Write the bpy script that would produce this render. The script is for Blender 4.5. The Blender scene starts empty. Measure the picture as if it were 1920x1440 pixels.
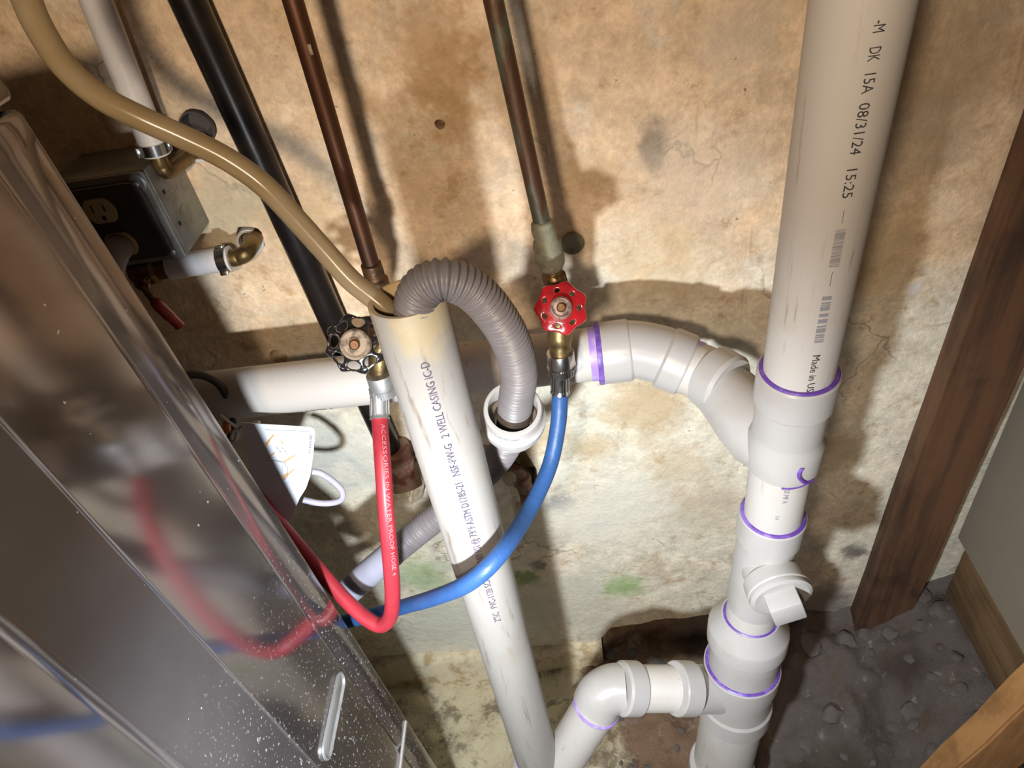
import bpy, bmesh, math, random
from mathutils import Vector, Matrix, noise

random.seed(7)
S = bpy.context.scene
COL = S.collection
V = Vector

# ------------------------------------------------------------------ camera
FPX, CX, CY = 1331.0, 960.0, 720.0
ROT = Matrix(((0.98846468, -0.10725815, -0.10692643),
              (0.01015699, -0.65747419, 0.7534086),
              (-0.15111058, -0.74580384, -0.6488006)))     # camera axes (right, down, forward) in the room
cam_d = bpy.data.cameras.new('camera')
cam_d.sensor_width = 36.0
cam_d.lens = FPX / 1920.0 * 36.0
cam_d.clip_start = 0.01
cam = bpy.data.objects.new('camera', cam_d)
COL.objects.link(cam)
m = Matrix.Identity(4)
for i in range(3):
    m[i][0] = ROT[i][0]; m[i][1] = -ROT[i][1]; m[i][2] = -ROT[i][2]
cam.matrix_world = m
S.camera = cam

# ------------------------------------------------------------------ world, lamps, exposure
S.view_settings.view_transform = 'Standard'
S.view_settings.look = 'None'
S.view_settings.gamma = 1.0
S.view_settings.use_curve_mapping = False
S.view_settings.exposure = 0.22
w = bpy.data.worlds.new('basement_air'); S.world = w
w.use_nodes = True
w.node_tree.nodes['Background'].inputs[0].default_value = (1.0, 0.85, 0.68, 1)
w.node_tree.nodes['Background'].inputs[1].default_value = 0.06

def lamp(name, loc, color, power, radius, aim=None, cone=120):
    d = bpy.data.lights.new(name, 'SPOT' if aim else 'POINT'); d.color = color; d.energy = power; d.shadow_soft_size = radius
    o = bpy.data.objects.new(name, d); o.location = loc; COL.objects.link(o)
    if aim:
        d.spot_size = math.radians(cone); d.spot_blend = 1.0
        o.rotation_euler = (V(aim) - V(loc)).to_track_quat('-Z', 'Y').to_euler()
    return o
lamp('phone_flash', (-0.105, -0.16, 0.045), (1.0, 0.81, 0.60), 15.0, 0.026, (-.14, .735, -.33), 120)
lamp('hand_torch', (-0.115, 0.0, -0.365), (0.86, 0.94, 1.0), 29.0, 0.014, (-.20, .735, -1.28), 146)
lamp('fill_lamp', (0.1, -1.1, 0.75), (1.0, 0.76, 0.5), 1.0, 0.06)  # unseen fill lamp, added behind the camera to lift the shadows

# ------------------------------------------------------------------ helpers
def P(px, py, Y):
    """point of the room seen at pixel (px,py) at distance Y towards the back wall"""
    r = ROT @ V(((px - CX), (py - CY), FPX))
    return r * (Y / r.y)

def link(name, me, mat=None, parent=None):
    o = bpy.data.objects.new(name, me); COL.objects.link(o)
    if mat is not None: me.materials.append(mat)
    if parent is not None: o.parent = parent
    return o

def mk(name, verts, faces, mat=None, parent=None, smooth=True, angle=38):
    me = bpy.data.meshes.new(name)
    me.from_pydata([tuple(v) for v in verts], [], faces)
    bm = bmesh.new(); bm.from_mesh(me)
    bmesh.ops.recalc_face_normals(bm, faces=bm.faces); bm.to_mesh(me); bm.free()
    if smooth:
        me.polygons.foreach_set('use_smooth', [True] * len(me.polygons))
        me.set_sharp_from_angle(angle=math.radians(angle))
    me.update()
    return link(name, me, mat, parent)

def from_bm(name, bm, mat=None, parent=None, smooth=True, angle=38):
    me = bpy.data.meshes.new(name)
    bmesh.ops.recalc_face_normals(bm, faces=bm.faces)
    bm.to_mesh(me); bm.free()
    if smooth:
        me.polygons.foreach_set('use_smooth', [True] * len(me.polygons))
        me.set_sharp_from_angle(angle=math.radians(angle))
    return link(name, me, mat, parent)

def tag(o, label=None, cat=None, group=None, kind=None):
    if label: o['label'] = label
    if cat: o['category'] = cat
    if group: o['group'] = group
    if kind: o['kind'] = kind
    return o

def thing(name, label, cat, group=None):
    o = bpy.data.objects.new(name, None); COL.objects.link(o)
    o.empty_display_size = 0.02
    return tag(o, label, cat, group)

def cat_rom(pts, n=10):
    pts = [V(p) for p in pts]
    out = []
    ext = [pts[0] * 2 - pts[1]] + pts + [pts[-1] * 2 - pts[-2]]
    for i in range(1, len(ext) - 2):
        p0, p1, p2, p3 = ext[i - 1], ext[i], ext[i + 1], ext[i + 2]
        for k in range(n):
            t = k / n
            out.append(0.5 * ((2 * p1) + (p2 - p0) * t + (2 * p0 - 5 * p1 + 4 * p2 - p3) * t * t + (3 * p1 - p0 - 3 * p2 + p3) * t ** 3))
    out.append(pts[-1]); return out

def resample(path, step):
    L = [0.0]
    for a, b in zip(path, path[1:]): L.append(L[-1] + (b - a).length)
    n = max(2, int(L[-1] / step)); out = []; j = 0
    for k in range(n + 1):
        s = L[-1] * k / n
        while j < len(L) - 2 and L[j + 1] < s: j += 1
        t = (s - L[j]) / max(1e-9, L[j + 1] - L[j])
        out.append(path[j].lerp(path[j + 1], min(1, t)))
    return out, L[-1]

def frames(path):
    T = []
    for i in range(len(path)):
        a = path[max(0, i - 1)]; b = path[min(len(path) - 1, i + 1)]
        T.append((b - a).normalized())
    n = T[0].orthogonal().normalized(); N = [n]
    for i in range(1, len(T)):
        n = (n - T[i] * n.dot(T[i]))
        n = n.normalized() if n.length > 1e-8 else T[i].orthogonal().normalized()
        N.append(n)
    return T, N

def tube(name, path, r, mat, parent=None, seg=20, caps=True, angle=38):
    path = [V(p) for p in path]
    T, N = frames(path)
    vs, fs = [], []
    for i, p in enumerate(path):
        rr = r[i] if isinstance(r, (list, tuple)) else r
        B = T[i].cross(N[i])
        for k in range(seg):
            a = 2 * math.pi * k / seg
            vs.append(p + N[i] * (rr * math.cos(a)) + B * (rr * math.sin(a)))
    for i in range(len(path) - 1):
        for k in range(seg):
            k2 = (k + 1) % seg
            fs.append((i * seg + k, i * seg + k2, (i + 1) * seg + k2, (i + 1) * seg + k))
    if caps:
        fs.append(tuple(range(seg))); b = (len(path) - 1) * seg
        fs.append(tuple(range(b + seg - 1, b - 1, -1)))
    return mk(name, vs, fs, mat, parent, True, angle)

def hose_path(pts, n=10): return cat_rom(pts, n)

def lathe(name, p0, axis, prof, mat, parent=None, seg=40, angle=26, closed=False):
    """prof: list of (distance along axis, radius); closed joins last ring to first (hollow solid)"""
    p0 = V(p0); a = V(axis).normalized(); n = a.orthogonal().normalized(); b = a.cross(n)
    vs, fs = [], []
    for t, r in prof:
        for k in range(seg):
            th = 2 * math.pi * k / seg
            vs.append(p0 + a * t + (n * math.cos(th) + b * math.sin(th)) * max(r, 1e-5))
    m = len(prof)
    for i in range(m if closed else m - 1):
        j = (i + 1) % m
        for k in range(seg):
            k2 = (k + 1) % seg
            fs.append((i * seg + k, i * seg + k2, j * seg + k2, j * seg + k))
    if not closed:
        if prof[0][1] > 1e-4: fs.append(tuple(range(seg)))
        if prof[-1][1] > 1e-4: fs.append(tuple(range((m - 1) * seg + seg - 1, (m - 1) * seg - 1, -1)))
    return mk(name, vs, fs, mat, parent, True, angle)

def box(name, c, size, mat, parent=None, rot=None, bevel=0.0, smooth=False):
    bm = bmesh.new()
    bmesh.ops.create_cube(bm, size=1.0)
    bmesh.ops.scale(bm, vec=V(size), verts=bm.verts)
    if bevel > 0:
        bmesh.ops.bevel(bm, geom=list(bm.edges), offset=bevel, segments=2, affect='EDGES', profile=0.5)
    M = Matrix.Translation(V(c)) @ (rot.to_4x4() if rot else Matrix.Identity(4))
    bmesh.ops.transform(bm, matrix=M, verts=bm.verts)
    return from_bm(name, bm, mat, parent, bevel > 0 or smooth)

def basis(x, y):
    x = V(x).normalized(); z = x.cross(V(y)).normalized(); y = z.cross(x)
    return Matrix((x, y, z)).transposed()

def plate(name, outline, holes, org, ex, ey, thick, mat, parent=None, bevel=0.0, smooth=True):
    """flat plate from a 2D outline with holes, given thickness along ex x ey"""
    bm = bmesh.new(); ex = V(ex).normalized(); ey = V(ey).normalized(); ez = ex.cross(ey).normalized()
    org = V(org); ed = []
    for loop in [outline] + list(holes):
        vs = [bm.verts.new(org + ex * u + ey * v) for u, v in loop]
        for i in range(len(vs)): ed.append(bm.edges.new((vs[i], vs[(i + 1) % len(vs)])))
    bmesh.ops.triangle_fill(bm, use_beauty=True, use_dissolve=False, edges=ed, normal=ez)
    g = bmesh.ops.extrude_face_region(bm, geom=list(bm.faces))
    bmesh.ops.translate(bm, vec=ez * thick, verts=[e for e in g['geom'] if isinstance(e, bmesh.types.BMVert)])
    bmesh.ops.recalc_face_normals(bm, faces=bm.faces)
    if bevel > 0:
        sharp = [e for e in bm.edges if e.is_manifold and e.calc_face_angle(0) > 1.0]
        bmesh.ops.bevel(bm, geom=sharp, offset=bevel, segments=2, affect='EDGES', profile=0.5)
    return from_bm(name, bm, mat, parent, smooth, 35)

_dg = None
def text_mesh(s, size, spacing=1.0):
    cu = bpy.data.curves.new('print', 'FONT'); cu.body = s; cu.size = size; cu.resolution_u = 2
    cu.space_character = spacing
    o = bpy.data.objects.new('print', cu); COL.objects.link(o)
    dg = bpy.context.evaluated_depsgraph_get(); dg.update()
    me = bpy.data.meshes.new_from_object(o.evaluated_get(dg))
    bpy.data.objects.remove(o); bpy.data.curves.remove(cu)
    return me

def text_cyl(s, p0, axis, R, facing, ang, start, size, mat, parent, upside, condensed=1.0, lift=0.0005, spacing=1.0, skew=0.0):
    """letters wrapped on a pipe: run along axis from distance start; 'upside' = world direction of letter tops"""
    me = text_mesh(s, size, spacing)
    p0 = V(p0); a = V(axis).normalized()
    n = V(facing); n = (n - a * n.dot(a)).normalized()
    t = a.cross(n)
    sg = 1.0 if t.dot(V(upside)) > 0 else -1.0
    for v in me.vertices:
        th = ang * sg + sg * (v.co.y - size * 0.35) / R
        s_ = start + v.co.x * condensed
        v.co = p0 + a * s_ + (n * math.cos(th) + t * math.sin(th)) * (R + lift)
    bm = bmesh.new(); bm.from_mesh(me); bmesh.ops.recalc_face_normals(bm, faces=bm.faces); bm.to_mesh(me); bm.free()
    me.name = 'printed_text'
    return link('printed_text', me, mat, parent)

def text_path(s, path, R, toward, start, length, size, mat, parent, upside, ang=0.0, lift=0.0006):
    me = text_mesh(s, size); xs = [v.co.x for v in me.vertices]; wd = max(xs)
    pts, L = resample(path, .001); T, _n = frames(pts)
    for v in me.vertices:
        i = min(len(pts) - 1, int((start + v.co.x / wd * length) / .001)); fr = (start + v.co.x / wd * length) / .001 - i
        p = pts[i] + T[i] * (fr * .001); a = T[i]
        n = V(toward) - p; n = (n - a * n.dot(a)).normalized(); t = a.cross(n)
        sg = 1.0 if t.dot(V(upside)) > 0 else -1.0
        th = sg * (ang + (v.co.y - size * .35) / R)
        v.co = p + (n * math.cos(th) + t * math.sin(th)) * (R + lift)
    me.name = 'printed_text'
    return link('printed_text', me, mat, parent)

def text_flat(s, org, ex, ey, size, mat, parent, name='printed_text', condensed=1.0):
    me = text_mesh(s, size); org = V(org); ex = V(ex).normalized(); ey = V(ey).normalized()
    for v in me.vertices: v.co = org + ex * v.co.x * condensed + ey * v.co.y
    me.name = name
    return link(name, me, mat, parent)

def cyl_patches(name, p0, axis, R, facing, upside, rects, mat, parent, lift=0.0005):
    """printed bars on a pipe. rects: (s0,s1,v0,v1), v measured round the pipe"""
    p0 = V(p0); a = V(axis).normalized(); n = V(facing); n = (n - a * n.dot(a)).normalized(); t = a.cross(n)
    sg = 1.0 if t.dot(V(upside)) > 0 else -1.0
    vs, fs = [], []
    for s0, s1, v0, v1 in rects:
        b = len(vs); K = 5
        for k in range(K):
            th = sg * (v0 + (v1 - v0) * k / (K - 1)) / R
            for s_ in (s0, s1): vs.append(p0 + a * s_ + (n * math.cos(th) + t * math.sin(th)) * (R + lift))
        for k in range(K - 1): fs.append((b + 2 * k, b + 2 * k + 1, b + 2 * k + 3, b + 2 * k + 2))
    return mk(name, vs, fs, mat, parent, False)

# ------------------------------------------------------------------ materials
def nodes_of(name):
    mt = bpy.data.materials.new(name); mt.use_nodes = True
    nt = mt.node_tree; bs = nt.nodes['Principled BSDF']
    return mt, nt, bs

def N(nt, kind, **kw):
    n = nt.nodes.new(kind)
    for k, v in kw.items(): setattr(n, k, v)
    return n

def c4(c): return (c[0], c[1], c[2], 1.0)

def noise_fac(nt, vec, scale, detail=4, rough=0.6, lo=0.4, hi=0.6, stretch=None):
    if stretch:
        mp = N(nt, 'ShaderNodeMapping'); mp.inputs['Scale'].default_value = stretch
        nt.links.new(vec, mp.inputs['Vector']); vec = mp.outputs[0]
    nz = N(nt, 'ShaderNodeTexNoise'); nz.inputs['Scale'].default_value = scale
    nz.inputs['Detail'].default_value = detail; nz.inputs['Roughness'].default_value = rough
    nt.links.new(vec, nz.inputs['Vector'])
    mr = N(nt, 'ShaderNodeMapRange'); mr.interpolation_type = 'SMOOTHSTEP'
    mr.inputs['From Min'].default_value = lo; mr.inputs['From Max'].default_value = hi
    nt.links.new(nz.outputs[0], mr.inputs['Value'])
    return mr.outputs[0], nz.outputs[0]

def mixc(nt, fac, a, b):
    mx = N(nt, 'ShaderNodeMix', data_type='RGBA')
    if hasattr(fac, 'type') and hasattr(fac, 'node'): nt.links.new(fac, mx.inputs[0])
    else: mx.inputs[0].default_value = fac
    for inp, v in ((mx.inputs[6], a), (mx.inputs[7], b)):
        if hasattr(v, 'node'): nt.links.new(v, inp)
        else: inp.default_value = c4(v)
    return mx.outputs[2]

def math_n(nt, op, a, b=None):
    mn = N(nt, 'ShaderNodeMath', operation=op); mn.use_clamp = False
    for i, v in enumerate((a, b)):
        if v is None: continue
        if hasattr(v, 'node'): nt.links.new(v, mn.inputs[i])
        else: mn.inputs[i].default_value = v
    return mn.outputs[0]

def simple(name, col, rough=0.5, metal=0.0, col2=None, scale=20, lo=0.45, hi=0.65, bump=0.0, bscale=60, stretch=None, spec=0.5, coat=0.0):
    mt, nt, bs = nodes_of(name)
    tc = N(nt, 'ShaderNodeTexCoord')
    bs.inputs['Roughness'].default_value = rough; bs.inputs['Metallic'].default_value = metal
    bs.inputs['Specular IOR Level'].default_value = spec
    bs.inputs['Coat Weight'].default_value = coat
    if col2 is None: col2 = tuple(c * 0.88 for c in col)
    f, raw = noise_fac(nt, tc.outputs['Object'], scale, 5, 0.6, lo, hi, stretch)
    nt.links.new(mixc(nt, f, col, col2), bs.inputs['Base Color'])
    if bump > 0:
        _, r2 = noise_fac(nt, tc.outputs['Object'], bscale, 5, 0.6, 0.3, 0.7, stretch)
        bp = N(nt, 'ShaderNodeBump'); bp.inputs['Strength'].default_value = bump; bp.inputs['Distance'].default_value = 0.002
        nt.links.new(r2, bp.inputs['Height']); nt.links.new(bp.outputs[0], bs.inputs['Normal'])
    return mt

def pvc(name, col, stains=(), grime=.45):
    """white PVC with faint scuffs; stains = (centre, radius, colour, strength) fixed discolourations"""
    mt, nt, bs = nodes_of(name)
    tc = N(nt, 'ShaderNodeTexCoord'); vec = tc.outputs['Object']
    bs.inputs['Roughness'].default_value = 0.48
    f, _ = noise_fac(nt, vec, 9, 6, 0.65, 0.52, 0.72)
    c = mixc(nt, f, col, (col[0] * .93, col[1] * .89, col[2] * .82))
    f2, _ = noise_fac(nt, vec, 90, 6, 0.7, 0.55 if grime > .6 else .60, 0.70, (1, 1, 0.09))
    f2 = math_n(nt, 'MULTIPLY', f2, grime)
    c = mixc(nt, f2, c, (.20, .155, .115))
    for ctr, rad, sc, st in stains:
        c = blob(nt, vec, c, ctr, rad, sc, st)
    nt.links.new(c, bs.inputs['Base Color'])
    return mt

def blob(nt, vec, c, ctr, rad, col, strength, warp=0.6, stretch=(1, 1, 1), nscale=None):
    sb = N(nt, 'ShaderNodeVectorMath', operation='SUBTRACT'); nt.links.new(vec, sb.inputs[0]); sb.inputs[1].default_value = ctr
    ml = N(nt, 'ShaderNodeVectorMath', operation='MULTIPLY'); nt.links.new(sb.outputs[0], ml.inputs[0]); ml.inputs[1].default_value = stretch
    ln = N(nt, 'ShaderNodeVectorMath', operation='LENGTH'); nt.links.new(ml.outputs[0], ln.inputs[0])
    nz = N(nt, 'ShaderNodeTexNoise'); nz.inputs['Scale'].default_value = nscale or 1.6 / rad; nz.inputs['Detail'].default_value = 6
    nz.inputs['Roughness'].default_value = 0.65
    nt.links.new(vec, nz.inputs['Vector'])
    w_ = math_n(nt, 'MULTIPLY', math_n(nt, 'SUBTRACT', nz.outputs[0], 0.5), rad * warp * 3)
    d = math_n(nt, 'ADD', ln.outputs['Value'], w_)
    mr = N(nt, 'ShaderNodeMapRange'); mr.interpolation_type = 'SMOOTHSTEP'
    nt.links.new(d, mr.inputs['Value'])
    mr.inputs['From Min'].default_value = rad * 1.25; mr.inputs['From Max'].default_value = rad * 0.35
    mr.inputs['To Min'].default_value = 0.0; mr.inputs['To Max'].default_value = strength
    return mixc(nt, mr.outputs[0], c, col)

YW = 0.735                                                    # face of the back wall

def wall_material():
    mt, nt, bs = nodes_of('stained_painted_concrete')
    tc = N(nt, 'ShaderNodeTexCoord'); vec = tc.outputs['Object']
    bs.inputs['Roughness'].default_value = 0.62; bs.inputs['Specular IOR Level'].default_value = 0.35
    sp = N(nt, 'ShaderNodeSeparateXYZ'); nt.links.new(vec, sp.inputs[0])
    # tan high up, cream low down, blended along a noisy edge
    mr = N(nt, 'ShaderNodeMapRange'); mr.interpolation_type = 'SMOOTHSTEP'
    _, big = noise_fac(nt, vec, 5, 6, 0.6, .4, .6)
    z2 = math_n(nt, 'ADD', sp.outputs['Z'], math_n(nt, 'MULTIPLY', math_n(nt, 'SUBTRACT', big, 0.5), 0.9))
    nt.links.new(z2, mr.inputs['Value'])
    mr.inputs['From Min'].default_value = -0.62; mr.inputs['From Max'].default_value = -0.42
    tan_ = (.80, .585, .385); cream = (.84, .775, .63)
    c = mixc(nt, mr.outputs[0], cream, tan_)
    f, _ = noise_fac(nt, vec, 7, 8, 0.62, 0.48, 0.62)
    c = mixc(nt, math_n(nt, 'MULTIPLY', f, 0.55), c, (.84, .71, .55))
    f, _ = noise_fac(nt, vec, 4.2, 8, 0.7, 0.56, 0.68)
    c = mixc(nt, math_n(nt, 'MULTIPLY', f, 0.65), c, (.66, .53, .38))
    f, _ = noise_fac(nt, vec, 26, 6, 0.7, 0.55, 0.70)
    c = mixc(nt, math_n(nt, 'MULTIPLY', f, 0.7), c, (.48, .30, .14))
    f, _ = noise_fac(nt, vec, 14, 7, 0.72, 0.60, 0.68)
    c = mixc(nt, math_n(nt, 'MULTIPLY', f, 0.45), c, (.74, .66, .54))
    f, _ = noise_fac(nt, vec, 70, 4, 0.6, 0.70, 0.76)
    c = mixc(nt, math_n(nt, 'MULTIPLY', f, 0.75), c, (.16, .11, .07))
    f, _ = noise_fac(nt, vec, 24, 4, 0.6, 0.66, 0.74, (1, 1, 0.16))
    c = mixc(nt, math_n(nt, 'MULTIPLY', f, 0.5), c, (.40, .24, .10))
    # grain of the render: fine light and dark mottling
    for sc, lo, hi in ((16, .86, 1.22), (48, .84, 1.20), (150, .86, 1.14)):
        nz = N(nt, 'ShaderNodeTexNoise'); nz.inputs['Scale'].default_value = sc; nz.inputs['Detail'].default_value = 7
        nz.inputs['Roughness'].default_value = .7; nt.links.new(vec, nz.inputs['Vector'])
        mr2 = N(nt, 'ShaderNodeMapRange'); nt.links.new(nz.outputs[0], mr2.inputs['Value'])
        mr2.inputs['From Min'].default_value = .3; mr2.inputs['From Max'].default_value = .7
        mr2.inputs['To Min'].default_value = lo; mr2.inputs['To Max'].default_value = hi
        mx = N(nt, 'ShaderNodeMix', data_type='RGBA', blend_type='MULTIPLY'); mx.inputs[0].default_value = 1.0
        nt.links.new(c, mx.inputs[6]); nt.links.new(mr2.outputs[0], mx.inputs[7]); c = mx.outputs[2]
    # hairline cracks in the paint
    nzw = N(nt, 'ShaderNodeTexNoise'); nzw.inputs['Scale'].default_value = 14; nzw.inputs['Detail'].default_value = 5
    nt.links.new(vec, nzw.inputs['Vector'])
    vm = N(nt, 'ShaderNodeVectorMath', operation='SCALE'); nt.links.new(nzw.outputs[1], vm.inputs[0]); vm.inputs['Scale'].default_value = .10
    va = N(nt, 'ShaderNodeVectorMath', operation='ADD'); nt.links.new(vec, va.inputs[0]); nt.links.new(vm.outputs[0], va.inputs[1])
    vo = N(nt, 'ShaderNodeTexVoronoi', feature='DISTANCE_TO_EDGE'); vo.inputs['Scale'].default_value = 7.5
    nt.links.new(va.outputs[0], vo.inputs['Vector'])
    cr = N(nt, 'ShaderNodeMapRange'); nt.links.new(vo.outputs[0], cr.inputs['Value'])
    cr.inputs['From Min'].default_value = .016; cr.inputs['From Max'].default_value = .004
    gate, _ = noise_fac(nt, vec, 6, 4, .6, .53, .62)
    c = mixc(nt, math_n(nt, 'MULTIPLY', math_n(nt, 'MULTIPLY', cr.outputs[0], gate), .6), c, (.27, .21, .13))
    def B(px, py, rpx, col, st, **k):
        nonlocal c
        p = P(px, py, YW); q = P(px + rpx, py, YW)
        c = blob(nt, vec, c, p, (q - p).length, col, st, **k)
    B(820, 120, 95, (.50, .28, .11), .6, stretch=(1, 1, .6), nscale=45, warp=.9)
    B(800, 330, 80, (.52, .32, .14), .4, nscale=45, warp=.9)
    B(560, 420, 90, (.62, .42, .20), .5, nscale=22)
    B(1100, 330, 60, (.60, .40, .20), .5, nscale=26)
    B(1240, 480, 110, (.66, .47, .25), .45, nscale=18)
    B(850, 215, 60, (.45, .27, .10), .45, nscale=60, warp=1.0)
    B(1222, 275, 34, (.20, .16, .13), .75, stretch=(1, 1, .6), nscale=45)
    B(1390, 60, 90, (.72, .60, .46), .6)
    B(1300, 330, 120, (.74, .62, .50), .45)
    B(1715, 540, 17, (.78, .72, .68), .95)
    B(1800, 100, 150, (.40, .29, .18), .55)  # light falloff at the upper right, painted as darker wall
    B(1720, 260, 110, (.42, .35, .24), .5)  # soft shadow of the stack, painted into the wall colour
    B(1650, 480, 110, (.64, .48, .26), .6)
    B(1560, 850, 60, (.45, .34, .19), .6)
    B(1052, 945, 30, (.10, .10, .13), .85)
    B(1040, 1010, 40, (.22, .22, .22), .35)
    B(1210, 760, 95, (.60, .44, .24), .7)
    B(1110, 840, 45, (.58, .42, .21), .6)
    B(1330, 960, 90, (.62, .53, .40), .5)
    B(1150, 960, 130, (.86, .82, .72), .75, nscale=14)
    B(1010, 820, 60, (.60, .44, .22), .6, nscale=20)
    B(1260, 870, 70, (.66, .50, .30), .5, nscale=20)
    B(900, 1180, 120, (.84, .86, .78), .8, nscale=16)
    B(1010, 1060, 18, (.10, .13, .06), .8, nscale=60)
    B(1060, 1130, 120, (.66, .64, .55), .7)
    B(1170, 1100, 42, (.33, .52, .18), .75)
    B(985, 1085, 30, (.22, .34, .10), .85)
    B(790, 1080, 60, (.44, .60, .30), .7)
    B(820, 1160, 90, (.72, .74, .62), .8)
    B(640, 860, 110, (.74, .73, .66), .8)  # lit stretch of wall between shadows, painted as a pale patch
    B(420, 400, 90, (.52, .47, .33), .7)
    B(1040, 560, 60, (.38, .25, .12), .5)
    B(870, 1260, 70, (.42, .27, .11), .75)
    B(1080, 1235, 50, (.36, .22, .09), .8)
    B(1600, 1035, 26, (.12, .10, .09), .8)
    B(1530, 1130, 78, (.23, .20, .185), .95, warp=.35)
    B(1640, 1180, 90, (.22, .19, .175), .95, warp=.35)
    B(560, 640, 90, (.36, .27, .15), .4)  # shadow of the level PVC pipe, painted into the wall colour
    nt.links.new(c, bs.inputs['Base Color'])
    _, a = noise_fac(nt, vec, 9, 8, 0.65, .3, .7)
    _, b = noise_fac(nt, vec, 90, 4, 0.6, .3, .7)
    h = math_n(nt, 'ADD', math_n(nt, 'MULTIPLY', a, 3.0), math_n(nt, 'MULTIPLY', b, 0.35))
    bp = N(nt, 'ShaderNodeBump'); bp.inputs['Strength'].default_value = 0.5; bp.inputs['Distance'].default_value = 0.006
    nt.links.new(h, bp.inputs['Height']); nt.links.new(bp.outputs[0], bs.inputs['Normal'])
    return mt

def ground_material():
    mt, nt, bs = nodes_of('dirt_and_rubble')
    tc = N(nt, 'ShaderNodeTexCoord'); vec = tc.outputs['Object']
    bs.inputs['Roughness'].default_value = 0.85
    sp = N(nt, 'ShaderNodeSeparateXYZ'); nt.links.new(vec, sp.inputs[0])
    _, big = noise_fac(nt, vec, 9, 6, 0.6, .4, .6)
    x2 = math_n(nt, 'ADD', sp.outputs['X'], math_n(nt, 'MULTIPLY', math_n(nt, 'SUBTRACT', big, 0.5), 0.5))
    mr = N(nt, 'ShaderNodeMapRange'); nt.links.new(x2, mr.inputs['Value'])
    mr.inputs['From Min'].default_value = 0.12; mr.inputs['From Max'].default_value = 0.24
    c = mixc(nt, mr.outputs[0], (.27, .165, .105), (.145, .118, .105))
    mr = N(nt, 'ShaderNodeMapRange'); nt.links.new(x2, mr.inputs['Value'])
    mr.inputs['From Min'].default_value = -0.02; mr.inputs['From Max'].default_value = -0.10
    c = mixc(nt, mr.outputs[0], c, (.78, .68, .46))
    f, _ = noise_fac(nt, vec, 22, 7, 0.7, 0.5, 0.64)
    c = mixc(nt, math_n(nt, 'MULTIPLY', f, 0.7), c, (.13, .085, .055))
    f, _ = noise_fac(nt, vec, 45, 6, 0.7, 0.58, 0.68)
    c = mixc(nt, math_n(nt, 'MULTIPLY', f, 0.6), c, (.36, .31, .285))
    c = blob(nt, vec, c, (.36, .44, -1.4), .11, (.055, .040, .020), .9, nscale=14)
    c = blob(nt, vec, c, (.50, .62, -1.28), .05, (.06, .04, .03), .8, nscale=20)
    nt.links.new(c, bs.inputs['Base Color'])
    _, a = noise_fac(nt, vec, 40, 8, 0.7, .3, .7)
    bp = N(nt, 'ShaderNodeBump'); bp.inputs['Strength'].default_value = 0.8; bp.inputs['Distance'].default_value = 0.01
    nt.links.new(a, bp.inputs['Height']); nt.links.new(bp.outputs[0], bs.inputs['Normal'])
    return mt

def washer_material():
    mt, nt, bs = nodes_of('glossy_grey_steel')
    tc = N(nt, 'ShaderNodeTexCoord'); vec = tc.outputs['Object']
    bs.inputs['Metallic'].default_value = 0.85
    f, _ = noise_fac(nt, vec, 6, 5, 0.6, .35, .65)
    c = mixc(nt, f, (.24, .215, .215), (.29, .265, .265))
    # dried splashes, denser near the floor
    sp = N(nt, 'ShaderNodeSeparateXYZ'); nt.links.new(vec, sp.inputs[0])
    f2, _ = noise_fac(nt, vec, 300, 2, 0.5, .63, .70)
    f3, _ = noise_fac(nt, vec, 130, 2, 0.5, .76, .79)
    mr = N(nt, 'ShaderNodeMapRange'); nt.links.new(sp.outputs['Z'], mr.inputs['Value'])
    mr.inputs['From Min'].default_value = -0.45; mr.inputs['From Max'].default_value = -0.75
    mr.inputs['To Min'].default_value = 0.0
    spk = math_n(nt, 'MULTIPLY', math_n(nt, 'MAXIMUM', math_n(nt, 'MULTIPLY', f2, mr.outputs[0]), f3), 0.8)
    c = mixc(nt, spk, c, (.78, .78, .8))
    nt.links.new(c, bs.inputs['Base Color'])
    rr = math_n(nt, 'ADD', math_n(nt, 'MULTIPLY', f, 0.05), 0.11)
    rr = math_n(nt, 'ADD', rr, math_n(nt, 'MULTIPLY', spk, 0.5))
    nt.links.new(rr, bs.inputs['Roughness'])
    mm = math_n(nt, 'SUBTRACT', 0.85, spk); nt.links.new(mm, bs.inputs['Metallic'])
    return mt

def wood(name, a, b, axis='Z', rough=0.7):
    mt, nt, bs = nodes_of(name)
    tc = N(nt, 'ShaderNodeTexCoord'); vec = tc.outputs['Object']
    st = {'Z': (1, 1, .07), 'Y': (1, .07, 1), 'X': (.07, 1, 1)}[axis]
    f, r = noise_fac(nt, vec, 38, 6, 0.65, .38, .66, st)
    c = mixc(nt, f, a, b)
    f2, _ = noise_fac(nt, vec, 9, 5, 0.6, .5, .7)
    c = mixc(nt, math_n(nt, 'MULTIPLY', f2, .6), c, tuple(x * .45 for x in b))
    nt.links.new(c, bs.inputs['Base Color']); bs.inputs['Roughness'].default_value = rough
    bp = N(nt, 'ShaderNodeBump'); bp.inputs['Strength'].default_value = .4; bp.inputs['Distance'].default_value = .002
    nt.links.new(r, bp.inputs['Height']); nt.links.new(bp.outputs[0], bs.inputs['Normal'])
    return mt

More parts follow.
